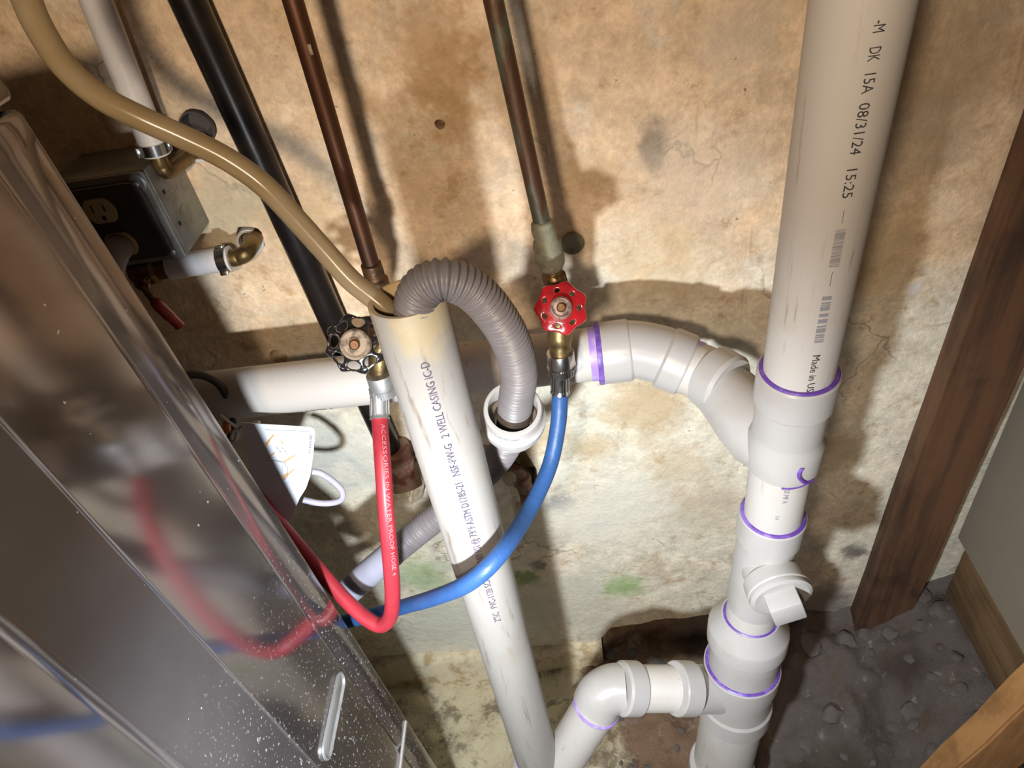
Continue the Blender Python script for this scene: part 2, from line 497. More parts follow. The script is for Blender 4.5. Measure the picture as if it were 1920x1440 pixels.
M = {}
M['wall'] = wall_material()
M['ground'] = ground_material()
M['washer'] = washer_material()
M['pvc'] = pvc('white_pvc', (.57, .53, .495))
M['pvc_old'] = pvc('aged_white_pvc', (.37, .345, .32),
                   [(P(805, 615, .42), .034, (.52, .42, .25), .8), (P(745, 500, .475), .05, (.62, .44, .22), .9),
                    (P(770, 610, .42), .012, (.58, .50, .35), .5)], .85)
M['pvc_in'] = simple('yellowed_pvc_bore', (.60, .45, .26), .5)
M['fitting'] = simple('white_pvc_fitting', (.47, .445, .43), .30, col2=(.44, .41, .38), scale=14)
M['primer'] = simple('purple_primer', (.13, .055, .33), .4, col2=(.26, .15, .52), scale=70)
M['primer_light'] = simple('thin_purple_primer', (.38, .24, .62), .4, col2=(.50, .38, .68), scale=60)
M['ink'] = simple('black_ink', (.045, .04, .05), .6)
M['ink_purple'] = simple('violet_ink', (.075, .055, .12), .6, col2=(.18, .15, .22), scale=160, lo=.5, hi=.62)
M['ink_white'] = simple('white_ink', (.58, .24, .26), .6)
M['ink_grey'] = simple('grey_ink', (.28, .28, .32), .6)
M['orange_ink'] = simple('orange_ink', (.85, .42, .12), .6)
M['copper'] = simple('tarnished_copper', (.115, .048, .025), .46, .7, col2=(.09, .045, .03), scale=25, lo=.4, hi=.65, bump=.1, stretch=(1, 1, .25))
M['copper_green'] = simple('verdigris_copper', (.12, .06, .035), .5, .5, col2=(.14, .15, .11), scale=55, lo=.45, hi=.62, bump=.35, bscale=150, stretch=(1, 1, .3))
M['solder'] = simple('crusty_solder_joint', (.30, .29, .21), .7, .25, col2=(.20, .17, .11), scale=60, bump=.8, bscale=160)
M['brass'] = simple('old_brass', (.25, .17, .07), .42, .8, col2=(.11, .075, .035), scale=50, lo=.4, hi=.65, bump=.2, bscale=140)
M['brass_dark'] = simple('dark_brass', (.17, .085, .035), .45, .7, col2=(.08, .045, .03), scale=60, bump=.3, bscale=140)
M['steel'] = simple('zinc_steel', (.62, .61, .59), .22, 1.0, col2=(.5, .49, .47), scale=40)
M['steel_dull'] = simple('dull_zinc', (.44, .44, .44), .45, .7, col2=(.36, .35, .34), scale=40)
M['galv'] = simple('galvanised_steel', (.30, .29, .27), .5, .6, col2=(.22, .21, .19), scale=30)
M['cover'] = simple('dark_steel_cover', (.10, .085, .07), .42, .6, col2=(.07, .06, .05), scale=20)
M['ivory'] = simple('ivory_plastic', (.50, .38, .20), .45)
M['slot'] = simple('dark_slot', (.01, .008, .006), .8)
M['red_rubber'] = simple('red_rubber', (.38, .028, .042), .42, col2=(.33, .024, .036), scale=30)
M['blue_rubber'] = simple('blue_rubber', (.030, .095, .27), .45, col2=(.026, .082, .235), scale=30, bump=.25, bscale=200)
M['grey_hose'] = simple('grey_corrugated_plastic', (.185, .165, .17), .42, col2=(.165, .15, .155), scale=20)
M['hose_cuff'] = simple('pale_grey_hose', (.36, .36, .45), .5)
M['red_enamel'] = simple('chipped_red_enamel', (.42, .012, .018), .22, col2=(.27, .012, .015), scale=50, coat=.5, bump=.25, bscale=120)
M['black_enamel'] = simple('black_enamel', (.014, .011, .011), .16, coat=.6)
M['dusty'] = simple('dusty_cast_metal', (.36, .27, .19), .75, .1, col2=(.13, .095, .07), scale=110, bump=.4, bscale=140)
M['rusty_hub'] = simple('rusty_screw_head', (.42, .29, .25), .6, .3, col2=(.17, .10, .08), scale=150)
M['black_iron'] = simple('black_iron_pipe', (.022, .018, .018), .32, .5, col2=(.032, .024, .02), scale=40, bump=.08)
M['rust'] = simple('rusty_iron', (.16, .065, .045), .75, .3, col2=(.32, .22, .17), scale=35, lo=.42, hi=.6, bump=.6, bscale=90)
M['white_hose'] = simple('white_pex_tube', (.80, .77, .78), .35)
M['sleeve'] = simple('grey_foam_sleeve', (.08, .07, .07), .8)
M['sleeve_rim'] = simple('white_sleeve_rim', (.72, .72, .76), .6)
M['cord'] = simple('black_rubber_cord', (.03, .022, .022), .5)
M['card'] = simple('glossy_white_card', (.74, .76, .84), .35, col2=(.70, .72, .81), scale=15)
M['lilac'] = simple('lilac_plastic_strap', (.50, .47, .60), .45)
M['tie'] = simple('cloudy_zip_tie', (.62, .57, .49), .45)
M['wire_orange'] = simple('orange_plug', (.55, .17, .02), .5)
M['plug_grey'] = simple('grey_plug_body', (.20, .18, .185), .5)
M['wood'] = wood('old_pine_stud', (.165, .078, .038), (.07, .037, .023))
M['wood_plate'] = wood('old_pine_plate', (.24, .145, .07), (.13, .075, .035), 'Y')
M['wood_orange'] = wood('orange_pine', (.50, .25, .09), (.33, .15, .05))
M['drywall'] = simple('unpainted_drywall', (.27, .23, .175), .85, col2=(.25, .21, .16), scale=6)
M['room'] = simple('dim_basement_wall', (.38, .32, .26), .9)
M['stone'] = simple('rubble_stone', (.23, .195, .175), .85, col2=(.14, .11, .095), scale=40, bump=.7, bscale=90)
M['chunk'] = simple('broken_concrete', (.78, .68, .48), .85, col2=(.52, .38, .20), scale=30, bump=.7, bscale=80)
M['clearline'] = None
mt, nt, bs = nodes_of('cloudy_vinyl_tube')
bs.inputs['Base Color'].default_value = (.66, .50, .30, 1)
tcv = N(nt, 'ShaderNodeTexCoord')
fv, _ = noise_fac(nt, tcv.outputs['Object'], 12, 4, .6, .4, .65)
nt.links.new(mixc(nt, fv, (.42, .33, .205), (.36, .265, .14)), bs.inputs['Base Color'])
bs.inputs['Roughness'].default_value = 0.22
bs.inputs['Transmission Weight'].default_value = 0.35
bs.inputs['Subsurface Weight'].default_value = 0.3
bs.inputs['Subsurface Radius'].default_value = (.01, .007, .004)
bs.inputs['IOR'].default_value = 1.3
M['vinyl'] = mt

# ------------------------------------------------------------------ the room
def ring2(cx, cy, r, n=24, jag=0.0, sy=1.0):
    out = []
    for k in range(n):
        a = 2 * math.pi * k / n; q = r * (1 + jag * noise.noise(V((cx * 50 + math.cos(a) * 1.7, cy * 50 + math.sin(a) * 1.7, 3))))
        out.append((cx + q * math.cos(a), cy + q * sy * math.sin(a)))
    return out

def wxz(px, py): p = P(px, py, YW); return (p.x, p.z)
out = [(-1.8, 1.1), (1.3, 1.1), (1.3, -1.30), (.46, -1.30)]
bot = [(.40, -1.28), (.345, -1.27), (.30, -1.265), (.26, -1.255), (.23, -1.252), (.18, -1.262), (.14, -1.27), (.10, -1.266), (.06, -1.276), (.03, -1.28), (0.0, -1.285),
       (-.015, -1.295), (-.03, -1.325), (-.055, -1.345), (-.085, -1.338), (-.12, -1.345), (-.16, -1.335), (-.2, -1.345), (-.26, -1.34), (-.34, -1.345), (-.45, -1.34), (-1.8, -1.34)]
for (x, z) in bot: out.append((x, z))
# refine ragged foot
fine = []
for i, (x, z) in enumerate(out):
    fine.append((x, z))
    if 4 <= i < len(out) - 2:
        x2, z2 = out[i + 1]; n = max(1, int(math.hypot(x2 - x, z2 - z) / .008))
        for k in range(1, n):
            t = k / n; xx = x + (x2 - x) * t; zz = z + (z2 - z) * t
            fine.append((xx, zz + .006 * noise.noise(V((xx * 60, zz * 60, 0)))))
hole_small = ring2(*wxz(825, 233), .0055, 14, .25)
hole_duct = ring2(*wxz(372, 238), .019, 28, .06)
hole_low = ring2(*wxz(522, 668), .012, 18, .1)
hole_fit = ring2(*wxz(470, 447), .0165, 18, .25)
niche_px = [(728, 812), (748, 816), (768, 826), (800, 815), (860, 826), (900, 832), (940, 838), (985, 846), (1006, 880), (1010, 925), (1000, 955), (978, 935), (962, 890), (930, 865),
            (890, 885), (850, 900), (800, 905), (792, 935), (768, 948), (745, 928), (736, 870)]
niche = [wxz(*p) for p in niche_px]
floor_org = V((0, YW, 0))
wall = plate('wall_back', fine, [hole_small, hole_duct, hole_low, hole_fit, niche], (0, YW, 0), (1, 0, 0), (0, 0, 1), -.14, M['wall'], smooth=False)
tag(wall, kind='structure')
def back_of(px, py, w, depth):
    p = P(px, py, YW)
    return p + V((0, depth, 0))
# dark plugs closing the bores behind the face
cav = box('trim_1', (-.1, YW + .155, -.1), (3.3, .02, 2.6), M['room']); tag(cav, kind='structure')
nb = box('trim_2', (P(870, 880, YW).x, YW + .075, P(870, 880, YW).z), (.34, .02, .16), M['chunk']); tag(nb, kind='structure')

# ground: dirt, rubble, with a pit in front of the right-hand stud
def sst(a, b, x):
    t = max(0, min(1, (x - a) / (b - a))); return t * t * (3 - 2 * t)
def gh(x, y):
    z = -1.385
    z += .07 * sst(.22, .34, x) + .10 * sst(.44, .58, x)
    z += .03 * sst(.58, .7, y) * sst(-.05, .05, x)
    pit = math.exp(-(((x - .33) / .13) ** 2 + ((y - .42) / .10) ** 2)); z -= .13 * pit
    z -= .04 * sst(-.05, -.3, x)
    a = .012 + .020 * sst(-.05, .3, x)
    n1 = noise.fractal(V((x * 14, y * 14, 1.3)), 1.0, 2.0, 5)
    n2 = noise.fractal(V((x * 45, y * 45, 7.3)), 0.9, 2.0, 3)
    return z + a * n1 + .006 * n2
NX, NY = 190, 130
x0, x1, y0, y1 = -.85, 1.0, -.15, .95
vs = []; fs = []
for j in range(NY):
    for i in range(NX):
        x = x0 + (x1 - x0) * i / (NX - 1); y = y0 + (y1 - y0) * j / (NY - 1)
        vs.append((x, y, gh(x, y)))
for j in range(NY - 1):
    for i in range(NX - 1):
        a = j * NX + i; fs.append((a, a + 1, a + NX + 1, a + NX))
b = len(vs)
vs += [(-1.8, -2.2, -1.40), (1.3, -2.2, -1.40), (1.3, -.14, -1.40), (-1.8, -.14, -1.40), (-.84, -.14, -1.40), (-.84, .95, -1.40), (-1.8, .95, -1.40), (.99, -.14, -1.4), (1.3, .95, -1.4), (.99, .95, -1.4)]
fs += [(b, b + 1, b + 2, b + 3), (b + 3, b + 4, b + 5, b + 6), (b + 7, b + 2, b + 8, b + 9)]
floor = mk('floor', vs, fs, M['ground'], None, True, 80); tag(floor, kind='structure')

def stone_mesh(seed, mat):
    bm = bmesh.new(); bmesh.ops.create_icosphere(bm, subdivisions=2, radius=1.0)
    for v in bm.verts:
        n = noise.noise(v.co * 1.3 + V((seed * 7.1, 0, 0))); n2 = noise.noise(v.co * 3.1 + V((0, seed * 3.7, 0)))
        v.co *= 1 + .35 * n + .12 * n2; v.co.z *= .7
    me = bpy.data.meshes.new('stone'); bm.to_mesh(me); bm.free(); me.materials.append(mat)
    me.polygons.foreach_set('use_smooth', [True] * len(me.polygons)); me.set_sharp_from_angle(angle=math.radians(32))
    return me
sm = [stone_mesh(i, M['stone']) for i in range(6)]
spots = []
for k in range(75):
    if k < 16: x, y, r = random.uniform(-.02, .10), random.uniform(.60, .74), random.uniform(.008, .020)
    elif k < 30: x, y, r = random.uniform(-.02, .16), random.uniform(.44, .62), random.uniform(.004, .009)
    else: x, y, r = random.uniform(.24, .56), random.uniform(.36, .72), random.uniform(.006, .020)
    spots.append((x, y, r))
for x, y, r in spots:
    o = bpy.data.objects.new('stone', random.choice(sm)); COL.objects.link(o); o.parent = floor
    o.location = (x, y, gh(x, y) + r * .12); o.scale = (r * random.uniform(.8, 1.3), r, r * random.uniform(.7, 1.0)); o.rotation_euler = (random.uniform(-.3, .3), random.uniform(-.3, .3), random.uniform(0, 6))
# broken concrete lumps beside the niche
for (px, py, Y, r) in [(960, 895, .728, .017), (742, 850, .735, .009)]:
    o = bpy.data.objects.new('stone', stone_mesh(px, M['chunk'])); COL.objects.link(o); o.parent = wall
    o.location = P(px, py, Y); o.scale = (r * .8, r * .6, r * 1.6)

# footing step under the left half of the wall
ft = []
for i in range(60):
    x = -.9 + .87 * i / 59
    ft.append(x)
vs, fs = [], []
for i, x in enumerate(ft):
    n = noise.fractal(V((x * 18, 2, 5)), 1, 2, 4) * .006
    zt = -1.338 + .5 * n
    for (yy, zz) in ((.80, zt), (YW - .012 + n, zt), (YW - .02 + n, zt - .012), (YW - .03 + 1.5 * n, -1.50)): vs.append((x, yy, zz))
for i in range(len(ft) - 1):
    for k in range(3): fs.append((i * 4 + k, (i + 1) * 4 + k, (i + 1) * 4 + k + 1, i * 4 + k + 1))
tag(mk('trim_3', vs, fs, M['chunk'], None, True, 60), kind='structure')

# partition on the right: board, studs, bottom plate
dw = box('wall_right', (.556 + .006, (-2.2 + .70) / 2, (1.1 - 1.025) / 2), (.012, 2.90, 2.125), M['drywall']); tag(dw, kind='structure')
tag(box('wall_left', (-1.81, -.65, -.1), (.02, 3.2, 2.7), M['room']), kind='structure')
tag(box('wall_front', (-.3, -2.21, -.1), (3.3, .02, 2.7), M['room']), kind='structure')
tag(box('ceiling', (-.3, -.65, 1.11), (3.3, 3.2, .02), M['room']), kind='structure')

def stud(name, a_bot, a_top, wx, wy, mat, label, cat):
    """leaning timber: a_bot/a_top = front-left edge ends"""
    a_bot, a_top = V(a_bot), V(a_top)
    bm = bmesh.new(); rings = []
    for k in range(13):
        p = a_bot.lerp(a_top, k / 12); q = [p, p + V((wx, 0, 0)), p + V((wx, wy, 0)), p + V((0, wy, 0))]
        j = V((noise.noise(p * 9), noise.noise(p * 9 + V((4, 4, 4))), 0)) * .003
        rings.append([bm.verts.new(v + j) for v in q])
    for r0, r1 in zip(rings, rings[1:]):
        for k in range(4): bm.faces.new((r0[k], r0[(k + 1) % 4], r1[(k + 1) % 4], r1[k]))
    bm.faces.new(rings[0]); bm.faces.new(rings[-1])
    bmesh.ops.recalc_face_normals(bm, faces=bm.faces)
    ed = [e for e in bm.edges if e.is_manifold and e.calc_face_angle(0) > .8]
    bmesh.ops.bevel(bm, geom=ed, offset=.003, segments=2, affect='EDGES')
    return tag(from_bm(name, bm, mat), label, cat)
stud('wooden_stud', (.436, .692, -1.33), (.507, .692, 1.09), .088, .040, M['wood'], 'dark brown wooden stud standing against the concrete wall right of the PVC stack', 'stud')
box_plate = box('bottom_plate', (.60, .20, -1.107), (.07, .98, .125), M['wood_plate'], bevel=.004)
tag(box_plate, 'weathered wooden bottom plate lying along the foot of the drywall', 'plank')
pb, ptp = P(1800, 1440, .40), P(1920, 1330, .40)
dirv = (ptp - pb).normalized()
stud('timber_offcut', pb - dirv * .24, pb + dirv * .40, .085, .04, M['wood_orange'], 'orange-brown leaning timber in the bottom right corner of the view', 'plank')

# ------------------------------------------------------------------ washing machine
wm = thing('washing_machine', 'grey steel washing machine with a shiny side panel filling the lower left', 'appliance')
tilt = Matrix.Rotation(math.atan2(.036, 1.174), 4, 'Y')
WO = V((-.315, 0, -.106))
def WL(x, y, z): return WO + (tilt.inverted() @ V((x, y, z)))
prof = [(-.030, .420), (-.0015, .420), (-.0004, .4196), (0, .4185), (0, .386), (-.0022, .381), (-.0022, .375), (0, .370), (0, .277), (.002, .270), (.002, .264), (-.001, .259), (-.001, .206), (-.004, .200), (-.004, .186), (0, .180), (0, -.16), (-.006, -.17), (-.03, -.17)]
vs, fs = [], []
zs = [-.0005, -.004] + [-.02 - 1.15 * k / 24 for k in range(25)]
for z in zs:
    for (x, y) in prof: vs.append(WL(x - (.003 if z > -.002 else 0), y, z))
n = len(prof)
for j in range(len(zs) - 1):
    for i in range(n - 1): fs.append((j * n + i, j * n + i + 1, (j + 1) * n + i + 1, (j + 1) * n + i))
sp = mk('side_panel', vs, fs, M['washer'], wm, True, 50)
def wbox(name, x0_, x1_, y0_, y1_, z0_, z1_, mat, bevel=.003):
    c = WL((x0_ + x1_) / 2, (y0_ + y1_) / 2, (z0_ + z1_) / 2)
    return box(name, c, (abs(x1_ - x0_), abs(y1_ - y0_), abs(z1_ - z0_)), mat, wm, tilt.inverted().to_3x3(), bevel)
wbox('cabinet', -.68, -.012, -.165, .414, -1.17, -.008, M['washer'])
wbox('top_panel', -.69, .0015, -.18, .422, .004, .030, M['washer'], .005)
# stadium-shaped pressed hand hold, lying level
def stad(ya, yb, zc, r, n=10):
    o = []
    for k in range(n + 1):
        a = -math.pi / 2 + math.pi * k / n; o.append((yb + r * math.cos(a), zc + r * math.sin(a)))
    for k in range(n + 1):
        a = math.pi / 2 + math.pi * k / n; o.append((ya + r * math.cos(a), zc + r * math.sin(a)))
    return o
hz_ = -.594
so, sm_, si, sc = (stad(.292, .358, hz_, r) for r in (.0115, .0098, .0080, .0040))
vs, fs = [], []; k_ = len(so)
for lp, dx in ((so, .0002), (so, .0022), (sm_, .0030), (si, .0006), (sc, .0018)):
    for (y, z) in lp: vs.append(WL(dx, y, z))
for j in range(4):
    for i in range(k_): fs.append((j * k_ + i, j * k_ + (i + 1) % k_, (j + 1) * k_ + (i + 1) % k_, (j + 1) * k_ + i))
fs.append(tuple(range(4 * k_, 5 * k_)))
mk('hand_hold', vs, fs, M['steel_dull'], wm, True, 40)
wbox('edge_clip', -.001, .0025, .30, .416, -.825, -.819, M['fitting'], .001)
wbox('foot', -.10, -.05, .35, .40, -1.27, -1.17, M['cord'], .004)

# ------------------------------------------------------------------ PVC drain pipework (one glued assembly)
R2, R3 = .0302, .0445
dp = thing('drain_pipework', 'white PVC drain pipework of tall stack, side branch and open standpipe joined with purple primer', 'drain pipe')

def seg_pipe(name, a, b, r, mat, parent=dp, label=None, extra0=0.0, extra1=0.0):
    a, b = V(a), V(b); d = (b - a).normalized()
    o = tube(name, [a - d * extra0, b + d * extra1], r, mat, parent, 44)
    if label: o['label'] = label
    return o
def ring(p, axis, r, parent, mat=None, w=.0035, t=.0012, name='primer_ring'):
    """thin band of primer round a pipe at p"""
    return lathe(name, V(p) - V(axis).normalized() * w / 2, axis, [(0, r - .0005), (0.0004, r + t * .6), (w * .5, r + t), (w - .0004, r + t * .6), (w, r - .0005)], mat or M['primer'], parent, 44)
def hub_prof(L, ri, ro, lip=.002):
    return [(0, ri), (0, ro - .0012), (.0012, ro), (lip * 3, ro), (L - .003, ro), (L, ro - .003), (L, ri)]

# --- the stack
A0 = P(1617, 0, .466); A1 = P(1497, 700, .479)
ax = (A1 - A0).normalized()
up_top = A0 - ax * .75
main = seg_pipe('stack_pipe', up_top, A1 + ax * .03, R2, M['pvc'], label='tall upper pipe with black printing')
def on_stack(py):                                              # centre of the stack at picture height py
    pts = [(1497, 700, .479), (1475, 810, .484), (1452, 950, .488), (1434, 1040, .488), (1408, 1150, .486), (1397, 1200, .482), (1390, 1260, .475), (1371, 1350, .465), (1352, 1440, .455), (1310, 1640, .44)]
    for (xa, ya, Ya), (xb, yb, Yb) in zip(pts, pts[1:]):
        if py <= yb: t = (py - ya) / (yb - ya); return P(xa + (xb - xa) * t, py, Ya + (Yb - Ya) * t)
    return P(*pts[-1])
q0, q1, q2 = on_stack(692), on_stack(800), on_stack(862)
wye = lathe('wye_fitting', q0, (q2 - q0), [(0, .0305), (0, .0340), (.002, .0355), (.036, .0355), (.040, .0325), ((q1 - q0).length, .0325), ((q2 - q0).length - .045, .0325), ((q2 - q0).length - .038, .0355), ((q2 - q0).length - .001, .0355), ((q2 - q0).length, .0335), ((q2 - q0).length, .0305)], M['fitting'], dp, 48)
ring(q0, q2 - q0, R2, wye, w=.0035, t=.0036)
ring(q2, q2 - q0, R2 + .003, wye, M['primer_light'], w=.0012, t=.0008)
# drip of primer on the lower hub
fa = (V((0, 0, 0)) - q2).normalized()
dr = []
dax = (q2 - q0).normalized(); dn = (fa - dax * fa.dot(dax)).normalized(); dt = dax.cross(dn)
if dt.x < 0: dt = -dt
for (s_, v) in ((-.030, .55), (-.024, .50), (-.017, .52), (-.010, .62), (-.004, .78), (-.002, .98)):
    dr.append(q2 + dax * s_ + (dn * math.cos(v) + dt * math.sin(v)) * .0354)
tube('primer_drip', cat_rom(dr, 5), .0022, M['primer'], wye, 8)
dr = [q2 + dax * s_ + (dn * math.cos(v) + dt * math.sin(v)) * .0346 for (s_, v) in ((.001, .12), (.0005, .4), (-.0005, .7), (-.003, .95))]
tube('primer_drip', cat_rom(dr, 5), .0016, M['primer'], wye, 8)
# wye branch: flared saddle, neck, hub
J = on_stack(832); C1 = P(1330, 708, .592); C0 = P(1400, 760, .545)
bd = (C1 - J).normalized()
tube('wye_branch', [J + V((0, 0, -.012)), J + bd * .03 + V((0, 0, -.012)), J + bd * .055 + V((0, 0, -.007)), J + bd * .075 + V((0, 0, -.003)), J + bd * .095, C1], [.0322, .0375, .0370, .0345, .0325, .0318], M['fitting'], dp, 44, angle=60)
lathe('branch_hub', P(1352, 716, .574), (P(1312, 692, .598) - P(1352, 716, .574)), [(-.012, .0318), (-.008, .0350), (.014, .0352), (.0155, .0335), (.0155, .0303)], M['fitting'], dp, 44)
# short nipple between wye and bend
n0 = P(1340, 708, .585); n1 = P(1262, 676, .608)
nip = seg_pipe('pipe_nipple', n0, n1, R2, M['pvc'])
ring(P(1298, 690, .599), n1 - n0, R2, nip, M['primer_light'], w=.008, t=.0008)
ring(P(1288, 686, .602), n1 - n0, R2, nip, M['primer'], w=.003, t=.0030)
# 22-degree bend back to the wall run
e0 = P(1290, 687, .601); e1 = P(1246, 668, .612); e2 = P(1185, 655, .620); e3 = P(1118, 662, .622)
bend = tube('bend_fitting', cat_rom([P(1262, 675, .609), P(1235, 664, .615), P(1180, 655, .621), P(1122, 663, .622)], 8), .0322, M['fitting'], dp, 44)
lathe('bend_hub', P(1288, 686, .602), P(1240, 666, .613) - P(1288, 686, .602), [(0, .0303), (0, .0340), (.002, .0352), (.024, .0352), (.027, .0320)], M['fitting'], dp, 44)
h0 = P(1120, 663, .622); h1 = P(-120, 800, .622)
hd = (h1 - h0).normalized()
run = seg_pipe('branch_pipe', h0 - hd * .02, h0 + hd * .75, R2, M['pvc'], label='long level pipe running behind the valves')
lathe('bend_hub', h0 - hd * .012, -hd, [(-.012, .0303), (-.012, .0345), (-.010, .0352), (.022, .0352), (.027, .0322)], M['fitting'], dp, 44)
ring(h0 - hd * .002, hd, .0352, bend, M['primer'], w=.006, t=.0006)
ring(h0 + hd * .003, hd, R2, bend, M['primer_light'], w=.012, t=.0006)
# --- below the wye
s1 = on_stack(962)
seg_pipe('stack_pipe', q2 - (s1 - q2) * .2, s1 + (s1 - q2) * .3, R2, M['pvc'], label='short pipe between wye and cleanout')
s2 = on_stack(1128)
cdir = (s2 - s1).normalized(); Lc = (s2 - s1).length
co = lathe('cleanout_tee', s1, cdir, [(0, .0303), (0, .0345), (.002, .0355), (.036, .0355), (.040, .0325), (Lc - .03, .0325), (Lc, .0318)], M['fitting'], dp, 48)
ring(s1, cdir, R2, co, w=.0035, t=.0040)
mid = on_stack(1044)
bdir = V((.10, -1, -.02)).normalized()
lathe('cleanout_neck', mid, bdir, [(.0, .031), (.026, .031), (.030, .0345), (.046, .0352), (.048, .034)], M['fitting'], dp, 44)
plug = lathe('cleanout_plug', mid + bdir * .046, bdir, [(0, .0335), (.003, .0345), (.007, .0340), (.009, .030), (.0085, .024), (.0085, 0)], M['fitting'], dp, 44)
pr = basis(V((.93, .1, .36)), V((-.36, .03, .93)))
pz = bdir; px_ = (V((1, 0, .30)) - pz * V((1, 0, .30)).dot(pz)).normalized(); py_ = pz.cross(px_)
box('square_head', mid + bdir * .062, (.035, .035, .026), M['fitting'], plug, Matrix((px_, py_, pz)).transposed(), .0022)
vs = []
# --- reducer
s3 = on_stack(1156); s4 = on_stack(1252)
seg_pipe('stack_pipe', s2 - cdir * .02, on_stack(1185), R2, M['pvc'])
rd = (s4 - s3).normalized(); Lr = (s4 - s3).length
red = lathe('reducer_coupling', s3 - rd * .004, rd, [(0, .0303), (0, .0350), (.002, .0362), (.006, .0372), (.022, .0490), (.026, .0502), (.050, .0502), (.055, .0470), (.058, .0452), (Lr + .02, .0448)], M['fitting'], dp, 52)
ring(s3 - rd * .004, rd, R2, red, w=.0035, t=.0034)
# --- tee at the bottom with the branch to the standpipe
t0 = on_stack(1243); t1 = on_stack(1332)
td = (t1 - t0).normalized(); Lt = (t1 - t0).length
tee = lathe('tee_fitting', t0, td, [(0, .0448), (0, .0490), (.002, .0502), (.030, .0500), (.050, .0470), (Lt - .036, .0470), (Lt - .032, .0500), (Lt - .001, .0502), (Lt, .0490), (Lt, .0448)], M['fitting'], dp, 52)
ring(t0, td, R3, tee, w=.0038, t=.0042)
tm = on_stack(1293); tl = P(1232, 1291, .452)
tb = (tl - tm).normalized()
def onb(px, py=1291): return P(px, py, .452)
tube('tee_branch', [tm, onb(1262)], .0318, M['fitting'], dp, 44)
lathe('branch_hub', onb(1298), tb, [(0, .0318), (.002, .0350), (.026, .0352), (.028, .034), (.028, .0303)], M['fitting'], dp, 44)
nip2 = seg_pipe('pipe_nipple', onb(1275), onb(1182), R2, M['pvc'])
ring(onb(1262), tb, R2, nip2, M['primer_light'], w=.006, t=.0010)
ring(onb(1199), tb, R2, nip2, M['primer_light'], w=.005, t=.0010)
lathe('elbow_hub', onb(1196), tb, [(0, .0303), (0, .0340), (.002, .0352), (.024, .0352), (.027, .0322)], M['fitting'], dp, 44)
elb = tube('elbow_fitting', cat_rom([onb(1172), onb(1150, 1292), P(1128, 1303, .447), P(1117, 1322, .440)], 10), .0325, M['fitting'], dp, 44)
g0 = P(1122, 1318, .441); g1 = P(1040, 1448, .412)
seg_pipe('pipe_nipple', g0, g1, R2, M['pvc'], extra1=.03)
ring(P(1118, 1325, .4395), g1 - g0, .0318, elb, M['primer_light'], w=.004, t=.0012)
low = seg_pipe('stack_pipe', on_stack(1300), on_stack(1640), R3, M['pvc'], label='wider grey-white pipe going down into the dirt')
# hub lower down the big pipe
lathe('lower_hub', on_stack(1432), on_stack(1640) - on_stack(1432), [(0, R3), (0, .0490), (.002, .0502), (.05, .0502), (.05, R3)], M['fitting'], dp, 44)
# --- standpipe
B0 = P(762, 558, .449); B1 = P(1008, 1425, .415)
bdn = (B1 - B0).normalized(); LB = (B1 - B0).length
stp = lathe('standpipe', B0, bdn, [(0, .0258), (-.0005, .0266), (-.0005, .0294), (.001, R2), (LB + .10, R2), (LB + .10, .0258)], M['pvc_old'], dp, 56, closed=True)
stp['label'] = 'open topped standpipe yellowed at the rim'
lathe('pipe_bore', B0 + bdn * .002, bdn, [(0, .0256), (0, .0257), (.40, .0257), (.40, .0254), (.002, .0255)], M['pvc_in'], stp, 40, closed=True)
hb = P(1009, 1420, .415)
shub = lathe('elbow_hub', hb, bdn, [(0, .0303), (0, .0340), (.002, .0355), (.05, .0355), (.06, .0325), (.11, .0325), (.11, .0303)], M['fitting'], dp, 44)
ring(hb, bdn, R2, shub, M['primer_light'], w=.004, t=.0034)

# printing on the pipes
front = V((0, 0, 0))
def face_dir(p): return (V((0, 0, 0)) - V(p))
T0 = P(1617, 0, .466)
def sdist(py, px=None):                                       # distance along the stack axis of picture row py
    lo, hi = -.1, .5
    for _ in range(40):
        mdl = (lo + hi) / 2; p = T0 + ax * mdl; c = ROT.transposed() @ p
        if CY + FPX * c.y / c.z < py: lo = mdl
        else: hi = mdl
    return lo
fdm = face_dir(T0 + ax * .18)
right = V((1, 0, 0))
ANG = .38
for s_, y0_, y1_, sz in (('-M', 6, 28, .0095), ('DK', 54, 80, .0095), ('15A', 98, 135, .0095), ('08/31/24', 156, 250, .0095), ('15:25', 272, 325, .0095), ('~~~', 352, 376, .004), ('~~~', 466, 492, .004), ('Made in USA', 620, 698, .0085)):
    a_, b_ = sdist(y0_), sdist(y1_)
    me = text_mesh(s_, sz); wd = max(v.co.x for v in me.vertices) - min(v.co.x for v in me.vertices); bpy.data.meshes.remove(me)
    text_cyl(s_, T0, ax, R2, fdm, ANG, a_, sz, M['ink'], main, right, condensed=(b_ - a_) / wd)
a_, b_ = sdist(388), sdist(458); n = 26; rc = []; pos = 0
bars = [random.choice((1, 1, 2, 3)) for _ in range(n)]; gaps = [random.choice((1, 1, 2)) for _ in range(n)]
tot = sum(bars) + sum(gaps)
for bw, gw in zip(bars, gaps):
    rc.append((a_ + (b_ - a_) * pos / tot, a_ + (b_ - a_) * (pos + bw) / tot, .0080, .0150)); pos += bw + gw
cyl_patches('barcode', T0, ax, R2, fdm, right, rc, M['ink_grey'], main)
a_, b_ = sdist(512), sdist(598); rc = []
for u0, u1 in ((0, .07), (.12, .15), (.17, .19), (.21, .29), (.36, .42), (.48, .56), (.62, .65), (.68, .77), (.81, .84), (.86, .89), (.92, .94), (.96, .99)):
    rc.append((a_ + (b_ - a_) * u0, a_ + (b_ - a_) * u1, .0074, .0142))
cyl_patches('barcode', T0, ax, R2, fdm, right, rc, M['ink_grey'], main)
